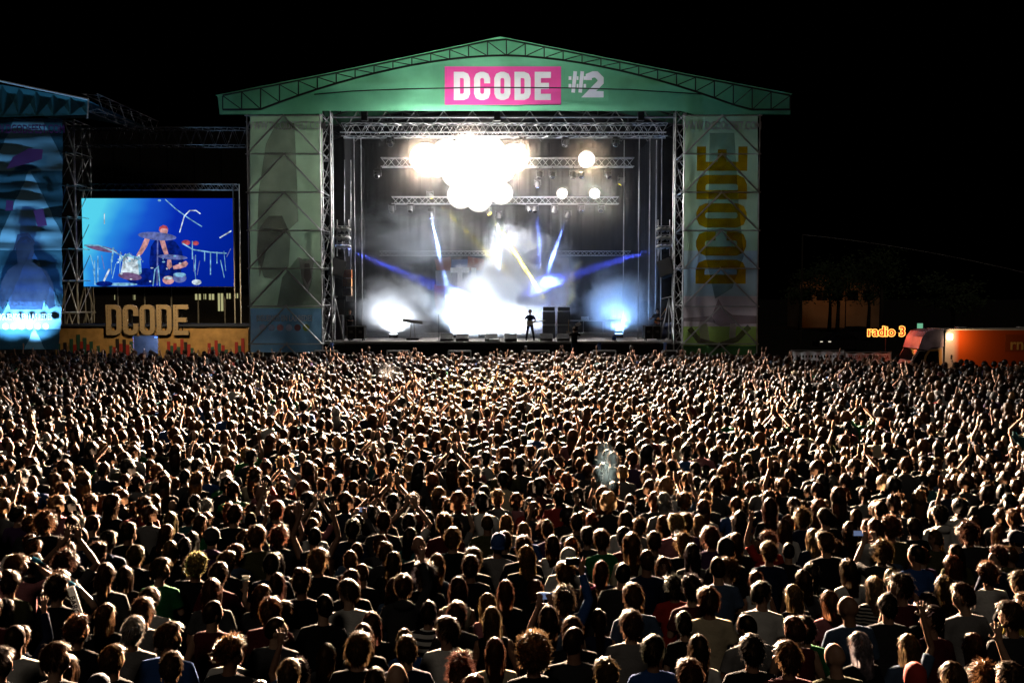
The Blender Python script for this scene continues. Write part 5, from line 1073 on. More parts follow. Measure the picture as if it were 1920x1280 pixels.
MB().bar((x, 124, 0), (x, 124, 6.2), .08, 8, .05).build('pole', M_BLACKST, t); MB().box((x, 124.4, 6.25), (.3, .9, .12)).build('lamp_head', M_BLACKST, t)
spot('street_lamp_light', (x, 124.6, 6.1), (x, 131, 2.), 170, 150, (1, .36, .07), .8, .2)
M_BARK = mat('bark', (.05, .04, .03), rough=.95, bump=.5, bscale=8); M_LEAF = mat('leaf', (.05, .08, .03), rough=.7, noise=.4, nscale=2)
def tree(px, Y, h, rx, seed, label):
    rr = random.Random(seed); x = P(px, 600, Y).x; t = thing('tree', label, 'tree', (x, Y, 0)); mb = MB().loft([(x, Y, 0), (x + .1, Y, h * .35), (x - .1, Y, h * .7)], [.28, .2, .1], 8); 
    for k in range(6): a = rr.uniform(0, 6.3); mb.bar((x, Y, h * (.4 + .05 * k)), (x + math.cos(a) * rx * .7, Y + math.sin(a) * rx * .7, h * (.6 + .05 * k)), .08, 5, .03)
    mb.build('trunk', M_BARK, t, True); mb = MB(); cl = [(rr.uniform(-1, 1) * rx * .7, rr.uniform(-1, 1) * rx * .7, h * rr.uniform(.5, .95)) for _ in range(14)]
    for _ in range(1300):
        c = rr.choice(cl); p = Vector((x + c[0] + rr.gauss(0, rx * .22), Y + c[1] + rr.gauss(0, rx * .22), c[2] + rr.gauss(0, h * .06))); u = Vector((rr.gauss(0, 1), rr.gauss(0, 1), rr.gauss(0, 1))).normalized() * .22; w_ = u.orthogonal().normalized() * .1
        mb.add([p - u, p + w_, p + u, p - w_], [(0, 1, 2, 3)])
    setting(mb.build('crown', M_LEAF, t), 'stuff')
for i, (px, Y, h, rx, lab) in enumerate(((1555, 118, 8.5, 2.6, 'dark tree with a split crown before the orange lit building'), (1570, 112, 9.5, 2.4, 'tall slim dark tree beside the one before the lit building'), (1628, 116, 8.5, 2.8, 'dark tree at the end of the orange lit wall'), (1652, 105, 10, 3., 'tall dark tree between the lit wall and the neon sign'), (1500, 122, 8, 2.6, 'dark tree at the near end of the lit building beside the stage'), (1785, 95, 7, 3.2, 'dark leafy tree rising behind the orange van'))): tree(px, Y, h, rx, i, lab)
for px, Y, lab in ((1603, 95, 'dark parked car with a pale roof edge below the lit building'), (1575, 78, 'dark parked car with its lamps on behind the sheeted fence')):
    c = P(px, 640, Y); t = thing('parked_car', lab, 'car', (c.x, Y, 0)); m = mat('dark_car_paint', (.03, .025, .03), rough=.2, spec=.6)
    pr = [(-2.1, .35), (-2.1, .75), (-1.3, .9), (-.7, 1.42), (.8, 1.45), (1.5, .95), (2.1, .85), (2.15, .35)]
    MB().poly([(c.x + u, Y - .85, z) for u, z in pr], 1.7, (0, 1, 0)).build('body', m, t); MB().poly([(c.x + u, Y - .87, z) for u, z in ((-1.1, .95), (-.65, 1.36), (.75, 1.38), (1.3, .97))], .01, (0, 1, 0)).build('side_glass', M_GLASS, t)
    for u in (-1.35, 1.35): MB().lathe([(.001, -.1), (.3, -.1), (.32, 0), (.3, .1), (.001, .1)], (c.x + u, Y - .8, .32), 14, (0, 1, 0)).build('wheel', M_BLACKST, t)
    for u in (-1.9, -1.2) if Y < 90 else (): MB().box((c.x + u, Y - .9, .8), (.2, .06, .06)).build('headlight', emat('car_lamp', (1, .9, .7), 1.2), t)
pts = [P(1505 + 42 * k, 440 + 4.2 * k + .30 * k * k, 90) for k in range(11)]
for k, lab in ((0, 'thin overhead wire sagging across the black sky beyond the van'), ):
    t = thing('overhead_wire', lab, 'wire', (pts[5].x, 90, 0)); MB().loft(pts, [.025] * 11, 5).build('wire', M_STEEL, t)
    for p in (pts[0], pts[-1]): MB().bar((p.x, 90, 0), p, .09, 6).build('pole', M_BARK, t)
# ================================================================== the crowd
rng = random.Random(77)
KN = []   # people read off the photograph: head pixel, hair, hair colour, sleeve, shirt colour, pose, yaw (+ turns towards the video screen), extras
def K(px, py, hair, hc, sl='short', sc='black', pose='down', yaw=0, **kw): KN.append((px, py, hair, hc, sl, sc, pose, yaw, kw))
# bottom right quarter
K(1052, 1050, 'buzz', 'black', 'short', 'white', 'down', 0, cap='cap_back', cc='white'); K(1045, 1128, 'messy0', 'dark brown', 'long', 'blue', 'phone_one', 0, hold='phone'); K(1006, 1124, 'short1', 'black', 'short', 'maroon', 'front', 75)
K(1110, 1118, 'long0', 'dark brown', 'short', 'charcoal', flower=True); K(1122, 1070, 'long1', 'brown', 'long', 'navy', 'front', -35); K(1150, 1072, 'buzz', 'black', 'long', 'charcoal', 'front', 0); K(1142, 1017, 'short2', 'dark brown', 'short', 'green'); K(1219, 1018, 'short0', 'dark brown', 'short', 'dark grey')
K(1270, 1023, 'messy1', 'brown', 'short', 'black', 'front', 35); K(1259, 1066, 'long2', 'dark brown', 'long', 'black', 'front', 0, face=True); K(1342, 1008, 'short3', 'auburn', 'short', 'purple'); K(1365, 1032, None, 'black', 'hood', 'black', 'down', 0, cap='beanie', cc='black'); K(1356, 1066, 'messy0', 'brown', 'long', 'black', 'front', 75)
K(1395, 1024, 'short1', 'brown', 'short', 'white'); K(1435, 1036, 'short2', 'brown', 'short', 'navy'); K(1335, 1122, 'short2', 'dark brown', 'short', 'cream'); K(1305, 1106, 'curly0', 'black', 'short', 'maroon', 'front', 35); K(1210, 1124, 'quiff', 'brown', 'short', 'denim'); K(1170, 1178, 'short3', 'brown', 'short', 'grey'); K(1085, 1182, 'short1', 'dark brown', 'short', 'black')
K(1300, 1176, 'bun', 'black', 'short', 'black'); K(997, 1238, 'afro', 'brown', 'short', 'black'); K(1417, 1117, 'short0', 'black', 'short', 'white', 'front', -75); K(1420, 1174, 'buzz', 'black', 'short', 'grey', 'front', 35); K(1135, 1266, 'short2', 'brown', 'short', 'navy'); K(1192, 1274, 'messy1', 'fair', 'short', 'charcoal'); K(1310, 1266, 'short3', 'brown', 'short', 'black'); K(1400, 1222, 'quiff', 'black', 'short', 'black')
K(1027, 1025, 'long0', 'dark brown', 'tank', 'white'); K(1042, 996, 'bun', 'brown', 'short', 'purple'); K(1070, 980, 'short0', 'dark brown', 'short', 'charcoal', 'cup', 0, hold='cup'); K(995, 998, 'long1', 'blond', 'short', 'blue'); K(972, 1028, 'short2', 'dark brown', 'short', 'black'); K(1122, 980, 'bun', 'auburn', 'long', 'olive', 'up_left', 0); K(1182, 1008, 'short1', 'black', 'short', 'maroon'); K(1237, 985, 'long2', 'brown', 'long', 'black', 'front', 35); K(1272, 980, 'short3', 'brown', 'short', 'purple'); K(1312, 985, 'long0', 'blond', 'short', 'black')
K(1502, 972, 'messy1', 'brown', 'short', 'navy'); K(1557, 1016, 'quiff', 'brown', 'short', 'black', 'front', 35); K(1525, 1038, 'bun', 'grey', 'short', 'charcoal'); K(1710, 988, 'short0', 'black', 'short', 'black'); K(1755, 1011, 'ponytail', 'fair', 'tank', 'olive', 'front', 75); K(1710, 1040, 'buzz', 'black', 'short', 'blue', 'front', 35); K(1777, 1062, 'wavy', 'auburn', 'hood', 'grey', 'front', 35); K(1852, 1044, 'curly1', 'brown', 'long', 'navy', 'front', 75); K(1817, 1020, 'messy0', 'fair', 'long', 'grey', 'front', 35)
K(1640, 1108, 'wavy', 'blond', 'short', 'white', 'front', 0, stripe=2); K(1605, 1143, None, 'black', 'long', 'denim', 'front', 35); K(1702, 1102, 'messy1', 'black', 'tank', 'maroon', 'drink', 75, hold='cup'); K(1735, 1163, 'short1', 'black', 'short', 'maroon', 'front', 75, pitch=22); K(1827, 1122, 'quiff', 'dark brown', 'short', 'grey', 'front', 75); K(1912, 1134, 'short2', 'brown', 'short', 'yellow', 'front', 75); K(1497, 1116, 'long2', 'fair', 'short', 'black', 'down', 35); K(1512, 1184, 'short0', 'brown', 'tank', 'maroon', 'front', 35); K(1595, 1238, None, 'black', 'long', 'olive', 'front', 35); K(1615, 1208, 'long0', 'grey', 'short', 'black', 'down', 35); K(1697, 1217, 'long1', 'fair', 'short', 'denim', 'up_right', 35); K(1825, 1216, 'long2', 'auburn', 'short', 'white', 'down', 35); K(1852, 1268, 'messy0', 'auburn', 'short', 'black', 'up_right', 0); K(1490, 1238, 'short3', 'brown', 'short', 'maroon', 'front', 35); K(1457, 1258, 'messy1', 'brown', 'short', 'black'); K(1572, 1126, 'long0', 'auburn', 'short', 'pink', 'cup', 35, hold='cup')
# bottom left quarter
K(710, 978, 'short0', 'dark brown', 'short', 'charcoal'); K(767, 982, 'short1', 'black', 'short', 'white', 'both_up', 0); K(797, 1022, None, 'black', 'short', 'black', 'down', 0); K(840, 981, 'short2', 'brown', 'short', 'maroon'); K(859, 1008, 'quiff', 'fair', 'short', 'black'); K(915, 982, 'buzz', 'fair', 'short', 'olive'); K(942, 980, 'long2', 'blond', 'short', 'grey'); K(920, 1020, 'buzz', 'black', 'short', 'grey', 'down', 0, cap='cap_back', cc='blue'); K(875, 1049, 'short3', 'dark brown', 'short', 'black'); K(647, 991, 'short2', 'black', 'short', 'navy'); K(532, 1007, 'messy0', 'auburn', 'short', 'charcoal', 'hands_up', 0); K(585, 1009, 'buzz', 'black', 'tank', 'black', 'hands_up', 0)
K(605, 1054, 'short3', 'fair', 'short', 'black', 'front', -35); K(655, 1049, 'ponytail', 'fair', 'long', 'black', 'front', 35); K(720, 1057, 'long0', 'dark brown', 'short', 'black'); K(505, 1062, 'short0', 'black', 'short', 'navy'); K(737, 1102, 'long1', 'dark brown', 'long', 'denim', 'front', -75); K(787, 1082, 'messy1', 'black', 'short', 'black', 'down', 35); K(662, 1117, 'short1', 'dark brown', 'short', 'white', 'front', 75, pitch=-16); K(592, 1144, 'buzz', 'black', 'short', 'black', 'front', 35); K(625, 1166, 'curly0', 'black', 'short', 'black'); K(710, 1177, 'wavy', 'dark brown', 'short', 'black'); K(797, 1152, 'bun', 'black', 'short', 'white', 'down', 0, stripe=1); K(837, 1146, 'long2', 'brown', 'short', 'black'); K(842, 1187, 'short2', 'dark brown', 'short', 'white', 'front', 75)
K(942, 1112, 'long0', 'brown', 'short', 'black'); K(914, 1142, 'long1', 'fair', 'tank', 'pink', 'down', 35); K(942, 1160, 'long2', 'fair', 'tank', 'black'); K(507, 1179, 'buzz', 'dark brown', 'short', 'dark grey', 'front', -75); K(772, 1222, 'short0', 'brown', 'short', 'navy', 'front', 35); K(668, 1224, 'short3', 'brown', 'short', 'black'); K(697, 1254, 'curly1', 'auburn', 'short', 'black'); K(640, 1268, 'long0', 'fair', 'short', 'black'); K(536, 1272, 'short1', 'brown', 'short', 'charcoal'); K(755, 1274, None, 'black', 'short', 'navy'); K(872, 1250, 'messy0', 'brown', 'short', 'purple'); K(935, 1217, 'long1', 'auburn', 'short', 'cream'); K(493, 1152, 'short2', 'auburn', 'short', 'maroon')
K(45, 1066, 'short3', 'brown', 'short', 'pink', 'drink', -75, hold='bottle'); K(100, 1112, 'curly0', 'dark brown', 'short', 'black', 'drink', -35, hold='bottle'); K(167, 986, 'buzz', 'brown', 'short', 'charcoal', 'down', -35); K(240, 998, 'short0', 'dark brown', 'short', 'black', 'down', -35); K(302, 1001, 'long0', 'brown', 'short', 'black', 'down', -35); K(332, 976, 'long1', 'fair', 'short', 'navy'); K(345, 1026, 'bun', 'black', 'short', 'black', 'down', 35); K(130, 1037, 'long2', 'auburn', 'short', 'black', 'down', -35); K(180, 1044, 'curly1', 'dark brown', 'short', 'black', 'front', -35); K(302, 1036, 'long1', 'fair', 'short', 'black'); K(357, 1059, 'curly0', 'blond', 'short', 'black'); K(420, 1056, 'short2', 'brown', 'short', 'black', 'front', -35); K(300, 1071, 'quiff', 'dark brown', 'short', 'green', 'front', -75)
K(240, 1082, 'long0', 'dark brown', 'long', 'black'); K(365, 1089, 'long2', 'brown', 'short', 'black', 'cup', -35, hold='cup'); K(185, 1094, 'wavy', 'brown', 'short', 'black', 'front', -35); K(140, 1183, 'curly1', 'brown', 'short', 'black', 'front', -35, hold='stick'); K(180, 1187, 'bun', 'auburn', 'short', 'olive', 'down', -35); K(282, 1152, 'short3', 'brown', 'short', 'grey'); K(392, 1154, 'buzz', 'dark brown', 'tank', 'maroon', 'down', -35); K(297, 1202, 'quiff', 'brown', 'short', 'blue', 'front', -75); K(217, 1232, 'short1', 'brown', 'short', 'black', 'front', -35); K(100, 1247, 'short2', 'dark brown', 'long', 'charcoal', 'front', -75); K(307, 1257, 'short0', 'brown', 'short', 'black'); K(440, 1228, 'curly0', 'auburn', 'long', 'charcoal', 'front', -75, pitch=-12); K(25, 1242, 'short3', 'black', 'short', 'black', 'front', -75); K(205, 1152, 'long1', 'auburn', 'short', 'black', 'down', -35)
# middle distance
for a in ((1215, 838, 'short0', 'black', 'short', 'white'), (1262, 832, 'short2', 'brown', 'short', 'cream'), (1140, 945, 'curly0', 'blond', 'short', 'black'), (1095, 930, 'buzz', 'black', 'short', 'navy'), (1375, 945, 'buzz', 'brown', 'hood', 'blue'), (755, 885, 'long1', 'blond', 'short', 'grey'), (845, 858, 'short1', 'dark brown', 'short', 'black', 'up_right'), (745, 945, 'short2', 'black', 'short', 'charcoal', 'both_up'), (485, 928, None, 'grey', 'short', 'red'), (545, 905, 'long2', 'auburn', 'tank', 'red', 'both_up'), (430, 900, 'short1', 'grey', 'long', 'green', 'front', 35), (30, 895, 'short3', 'grey', 'short', 'white', 'front', -35), (60, 905, None, 'black', 'short', 'blue', 'front', -35), (215, 860, 'short0', 'dark brown', 'short', 'grey', 'both_up'), (600, 975, 'bun', 'brown', 'short', 'pink', 'both_up'), (1580, 830, 'curly1', 'dark brown', 'short', 'olive', 'up_left'), (1720, 935, 'wavy', 'fair', 'short', 'black', 'front', 35), (1800, 950, 'short3', 'black', 'short', 'white', 'up_left', 0), (1650, 905, 'curly0', 'blond', 'short', 'charcoal', 'front', 35), (1530, 920, 'short0', 'dark brown', 'long', 'navy', 'front', 35), (900, 925, 'long0', 'black', 'short', 'black'), (520, 960, 'short3', 'auburn', 'short', 'navy', 'up_left')): K(*a)

LIMIT = [(-900, 49.), (480, 49.), (485, 47.4), (1430, 47.4), (1500, 44.8), (1680, 44.5), (1690, 41.5), (2900, 40.5)]
def far_limit(px):
    for (a, p), (b, q) in zip(LIMIT, LIMIT[1:]):
        if px <= b: return p + (q - p) * (px - a) / (b - a)
    return 40.
grid = {}
def free(x, y, r_):
    gx, gy = int(x // .8), int(y // .8)
    for i in (-1, 0, 1):
        for j in (-1, 0, 1):
            for (a, b) in grid.get((gx + i, gy + j), ()):
                if (a - x) ** 2 + (b - y) ** 2 < r_ * r_: return False
    return True
def put(x, y): grid.setdefault((int(x // .8), int(y // .8)), []).append((x, y))
people = []
FEM = ('long0', 'long1', 'long2', 'wavy', 'ponytail', 'bun')
for k in KN:
    fem = k[2] in FEM; sc = rng.uniform(.93, .985) if fem else rng.uniform(.985, 1.06); q = G(k[0], k[1], HEADC * sc)
    if free(q.x, q.y, .28): put(q.x, q.y); people.append([q.x, q.y, sc, fem, k])
y = 6.6; tries = 0
for tries in range(220000):
    yy = math.sqrt(rng.uniform(6.9 ** 2, 49 ** 2)); xx = rng.uniform(-1, 1) * (.575 * yy + .6); px = 960 + xx / yy * F
    if yy > far_limit(px): continue
    r_ = (.475 if yy < 20 else .49 if yy < 34 else .475) * (1 + .16 * mnoise.noise(Vector((xx * .25, yy * .25, 7))))
    if free(xx, yy, r_ * rng.uniform(.8, 1.12)): put(xx, yy); people.append([xx, yy, rng.uniform(.87, .97) if rng.random() < .42 else rng.uniform(.95, 1.09), None, None])
people.sort(key=lambda p: p[1])
MEN = ['short0', 'short1', 'short2', 'short3', 'quiff', 'messy0', 'messy1', 'curly0', 'curly1', 'buzz', 'short1', 'short0', 'messy0', 'quiff', 'short1', 'short2', 'short3']
WOM = ['long0', 'long1', 'long2', 'wavy', 'ponytail', 'bun', 'long0', 'long1']
def pick(wts): return rng.choices(list(wts), list(wts.values()))[0]
HW = {'black': 3, 'dark brown': 6, 'brown': 5, 'auburn': 1.2, 'fair': 1.2, 'blond': .4, 'grey': .2}
SW = {'black': 8, 'charcoal': 4, 'dark grey': 3, 'navy': 4, 'white': 1.8, 'cream': .6, 'grey': 1.6, 'maroon': 1.3, 'blue': .8, 'denim': 1.2, 'green': .5, 'red': .5, 'olive': 1., 'purple': .8, 'teal': .6, 'pink': .4}
PW = {'down': 9, 'front': 5, 'up_right': .22, 'up_left': .22, 'both_up': .22, 'phone': .18, 'cup': .35}
def random_spec(px):
    fem = rng.random() < .4; side = (960 - px) / 960
    hair = rng.choice(WOM if fem else MEN); yaw = rng.choices([0, 35, -35, 75, -75], [10, 1 + max(0, -side) * 9, 1 + max(0, side) * 9, .2, .2])[0]
    kw = {}
    if not fem and rng.random() < .08: hair = 'buzz'; kw = {'cap': rng.choice(['cap', 'cap_back', 'beanie']), 'cc': rng.choice(['black', 'navy', 'white', 'red', 'charcoal'])}
    pose = pick(PW); yaw = yaw if pose in ('down', 'front') else 0
    return (0, 0, hair, pick(HW), rng.choice(['tank', 'short', 'short', 'long']) if fem else rng.choice(['short', 'short', 'short', 'long', 'hood']), pick(SW), pose, yaw, kw), fem
HN = {'short': 'short {} hair', 'quiff': 'swept back {} hair', 'messy': 'tousled {} hair', 'curly': 'curly {} hair', 'afro': 'large round {} afro', 'buzz': 'cropped {} hair', 'long': 'long {} hair', 'wavy': 'long wavy {} hair', 'ponytail': '{} ponytail', 'bun': '{} hair in a bun'}
SN = {'short': 't-shirt', 'long': 'long-sleeved top', 'tank': 'tank top', 'hood': 'hoodie'}
PN = {'down': '', 'front': '', 'up_right': 'one arm raised', 'up_left': 'one open hand raised', 'both_up': 'both hands raised overhead', 'phone': 'holding up a phone', 'phone_one': 'holding up a phone', 'cup': 'holding a plastic cup', 'drink': 'drinking', 'hands_up': 'both arms up wide'}
def describe(hair, hc, sl, sc, pose, yaw, kw, held=True):
    if kw.get('cap'): h = kw['cc'] + {'beanie': ' beanie', 'cap': ' peaked cap', 'cap_back': ' cap worn backwards'}[kw['cap']]
    elif hair is None: h = 'bald head'
    else: h = HN[hair.rstrip('0123')].format(hc) + (' and pink flower band' if kw.get('flower') else '')
    s = {1: 'bold striped', 2: 'fine striped'}.get(kw.get('stripe'), sc) + ' ' + SN[sl]; base = '%s, %s' % (h, s)
    p = PN[pose]; t = 'facing the camera' if kw.get('face') else '' if not yaw else 'turned to the video screen' if yaw > 50 else 'glancing towards the video screen' if yaw > 0 else 'turned to the van side' if yaw < -50 else 'glancing towards the van side'
    return base, ', '.join(q for q in (p, t) if q)
M_PHONE = mat('phone_glass', (.015, .015, .02), rough=.15); M_STICK = mat('white_foam_stick', (.8, .8, .82), rough=.6, trans=.4); M_BOTTLE = mat('blue_bottle', (.05, .2, .3), rough=.1, trans=.2)
def held(kind, who, pose, desc):
    dg_m = Matrix.Translation(who.location) @ Matrix.Rotation(who.rotation_euler.z, 4, 'Z') @ Matrix.Diagonal((*who.scale, 1))
    _, e, wv, d = arm_pts(POSES[pose][1], 1); c = dg_m @ (wv + d * .11 + Vector((0, .035, 0))); s_ = 'person with ' + desc
    if kind == 'phone':
        if pose == 'phone': c = dg_m @ Vector((0, .40, 1.75))
        t = thing('phone', 'black phone held up by the ' + s_, 'phone', tuple(c)); MB().box(c, (.15, .012, .075)).build('body', M_PHONE, t); MB().box(c + Vector((0, -.008, 0)), (.14, .003, .066)).build('screen', emat('phone_screen', (.3, .4, .7), .35) if pose == 'phone' else M_PHONE, t)
    elif kind == 'cup':
        t = thing('plastic_cup', 'clear plastic cup held by the ' + s_, 'cup', tuple(c)); MB().lathe([(.001, -.06), (.032, -.06), (.044, .06), (.041, .06), (.03, -.052), (.001, -.052)], c, 14, (.1, .1, 1)).build('cup_wall', M_CUP, t, True); MB().lathe([(.044, .055), (.047, .06), (.044, .065), (.041, .06), (.044, .055)], c, 14, (.1, .1, 1)).build('rim', M_CUP, t, True)
    elif kind == 'bottle':
        t = thing('bottle', 'small blue bottle held by the ' + s_, 'bottle', tuple(c)); MB().lathe([(.001, -.07), (.026, -.07), (.027, .02), (.012, .06), (.011, .08)], c, 12, (.6, .2, -.4)).build('bottle_wall', M_BOTTLE, t, True); MB().lathe([(.014, .08), (.014, .095), (.001, .095)], c, 10, (.6, .2, -.4)).build('bottle_cap', M_WHITEP, t)
    elif kind == 'stick':
        a = G(153, 1165, 1.80); a = P(153, 1165, a.y + .5); b = P(134, 1098, a.y); b.y -= .02; t = thing('foam_stick', 'white inflatable stick with small lettering raised above the ' + s_, 'stick', tuple(a)); ax = b - a; L = ax.length + .2
        st_ = a - ax.normalized() * .2; MB().lathe([(.001, 0), (.035, 0), (.036, L - .01), (.03, L), (.026, L - .01), (.001, L - .02)], st_, 16, ax).build('tube', M_STICK, t, True)
        ang = math.atan2(ax.x, ax.z); text('lettering', 'BARCELÓ', .075, M_DARKPL, a + ax * .33 + Vector((0, -.04, 0)), t, roty=math.pi / 2 + ang, bold=.001)
used = {}; made = []; hold_later = []; hb = {}
for i, p in enumerate(people[:300]):
    if p[4] is None: p[4], p[3] = random_spec(960 + p[0] / p[1] * F)
    _, _, hair, hc, sl, sc, pose, yaw, kw = p[4]; fem = p[3]
    s = p[2]; scale = (s * (.90 if fem else rng.uniform(.97, 1.06)), s * .97, s); rz = R(180) if kw.get('face') else R(rng.uniform(-9, 9)) + math.atan2(p[0] + 1.2, 52 - p[1])
    o = make_person((p[0], p[1], 0), rz, pose, yaw, hair, tuple(c * rng.uniform(.8, 1.25) for c in HCOL[hc]), sl, SCOL[sc], rng.choice(SKIN), scale, kw.get('pitch', 0), stripe={1: M_STRIPE, 2: M_STRIPE2}.get(kw.get('stripe')), cap=kw.get('cap'), ccol=SCOL.get(kw.get('cc')))
    if kw.get('flower'): fl = MB().lathe([(.085, .085), (.10, .105), (.085, .125), (.07, .105), (.085, .085)], (0, -.02, 0), 14).build('flower_band', mat('pink_petals', (.6, .05, .2), rough=.7, bump=1, bscale=60), o, True, True); fl.location = (0, .005, HEADC)
    o.rotation_euler.x = R(rng.uniform(-4, 3)); o.rotation_euler.y = R(rng.uniform(-4, 4))
    base, act = describe(hair, hc, sl, sc, pose, yaw, kw); made.append((o, p, base, act)); used.setdefault((base, act), []).append(i)
    if kw.get('hold') or pose in ('phone', 'cup'): hold_later.append((kw.get('hold') or pose, o, pose, base))
for i, (o, p, base, act) in enumerate(made):
    lab = 'person with ' + base.replace(', ', ' in ', 1) + (', ' + act if act else '')
    if len(used[(base, act)]) > 1:      # look-alikes: say behind whom they stand
        best = min((q for q in made if q[1][1] > p[1] + .15 and q[2] != base), key=lambda q: 2.2 * abs(q[1][0] - p[0]) + q[1][1] - p[1], default=None)
        if best is not None: lab = '%s, behind one in %s' % (base.replace(', ', ' in ', 1), best[2].split(', ', 1)[1]); o['group'] = 'people in the crowd'
    if len(lab.split()) > 16: lab = lab.replace('person with ', '')
    if len(lab.split()) > 16: lab = lab.split(', behind')[0]
    tag(o, lab, 'person', 'people in the crowd')
for k in hold_later:
    q = (k[0], k[3]); hb[q] = hb.get(q, 0) + 1
    if hb[q] > 1: held(k[0], k[1], k[2], k[1]['label'].split(', behind')[0].replace('person with ', '').replace(' in ', ' ').replace('-sleeved', ''))
    else: held(*k)
for k in [o for o in COL.objects if o.name.startswith('plastic_cup') and o.parent is None]: k['group'] = 'plastic cups held in the crowd'
# the rest of the crowd, too many to pick apart: one object
def low_person(hk, pose, seed, detail):
    rr = random.Random(seed); parts = []
    def part(fn, pid):
        m = MB(); fn(m); V = np.array(m.v, dtype=np.float32); T = [(f[0], f[k], f[k + 1]) for f in m.f for k in range(1, len(f) - 1)]; parts.append((V, np.array(T, dtype=np.int32), pid))
    nu = 12 if detail else 6; q5 = 6 if detail else 4
    part(lambda m: (m.ell((0, .008, HEADC - .005), (HR[0], HR[1], HR[2]), nu, 8 if detail else 6), m.loft([(0, -.02, 1.43), (0, -.005, 1.55)], [.055, .055], q5), m.ell((0, .1, HEADC - .02), (.014, .02, .022), 4, 3)), 0)
    part(lambda m: m.loft([(0, 0, .86), (0, 0, 1.06), (0, 0, 1.26), (0, -.01, 1.37), (0, -.02, 1.43), (0, -.02, 1.475)], [(.172, .118), (.163, .112), (.182, .128), (.178, .11), (.126, .086), (.07, .07)], 10 if detail else 8, up=(1, 0, 0)), 1)
    for s, a in ((-1, POSES[pose][0]), (1, POSES[pose][1])):
        S, e, wv, d = arm_pts(a, s)
        part(lambda m: m.loft([S - Vector((s * .08, 0, -.015)), S, S.lerp(e, .7)], [.064, .066, .06], q5 + 1), 1)
        part(lambda m: (m.loft([S.lerp(e, .6), e, wv], [.044, .04, .028], q5), m.loft([wv, wv + d * .08, wv + d * .19], [(.03, .02), (.045, .022), (.03, .012)], q5)), 0)
        part(lambda m: m.loft([(s * .085, 0, .9), (s * .095, 0, .05)], [.09, .06], 4), 2)
    def hair(m):
        if hk is None: return
        th = {'short': .026, 'messy': .04, 'curly': .05, 'long': .03, 'wavy': .045}[hk]; nu2, nv = (14, 9) if detail else (8, 6); o = len(m.v); us = []; v = []; f = []
        for j in range(nv + 1):
            t = math.pi * j / nv
            for i in range(nu2):
                a = 2 * math.pi * i / nu2; u = Vector((math.sin(t) * math.cos(a), math.sin(t) * math.sin(a), math.cos(t))); us.append(u); k = th + th * .5 * mnoise.noise(u * 3 + Vector((seed, 0, 0)))
                v.append(Vector((u.x * (HR[0] + k), u.y * (HR[1] + k) * (1.06 if u.y < 0 else .96), u.z * (HR[2] + k) + HEADC)))
        for j in range(nv):
            for i in range(nu2):
                q = (j * nu2 + i, (j + 1) * nu2 + i, (j + 1) * nu2 + (i + 1) % nu2, j * nu2 + (i + 1) % nu2)
                if sum(us[k].z - hair_limit(us[k]) for k in q) / 4 > -.02: f.append(q)
        m.add(v, f)
        for _ in range(46 if detail else 14):
            u = Vector((rr.gauss(0, 1), rr.gauss(0, 1) - .3, abs(rr.gauss(0, 1)))).normalized()
            if u.z < hair_limit(u): continue
            p = Vector((u.x * (HR[0] + th * .8), u.y * (HR[1] + th * .8), u.z * (HR[2] + th * .8) + HEADC)); sdv = u.orthogonal().normalized() * .012; d = (u * .5 + Vector((rr.uniform(-1, 1), rr.uniform(-1, 1), rr.uniform(-.6, .4)))).normalized() * .05
            m.add([p - sdv, p + sdv, p + d], [(0, 1, 2)])
        if hk in ('long', 'wavy'): m.loft([(0, -.045, HEADC + .02), (0, -.07, HEADC - .12), (0, -.10, HEADC - .24), (0, -.12, HEADC - .36)], [(.10, .075), (.112, .06), (.1, .045), (.06, .03)], 10 if detail else 7, up=(1, 0, 0))
    part(hair, 3) if hk else None
    V, T, I = [], [], []; o = 0
    for v, t, pid in parts: V.append(v); T.append(t + o); I.append(np.full(len(t), pid, np.int32)); o += len(v)
    return np.concatenate(V), np.concatenate(T), np.concatenate(I)
tmpl = {}; VV, TT, CC, HH = [], [], [], []; off = 0
nr = np.random.RandomState(5)
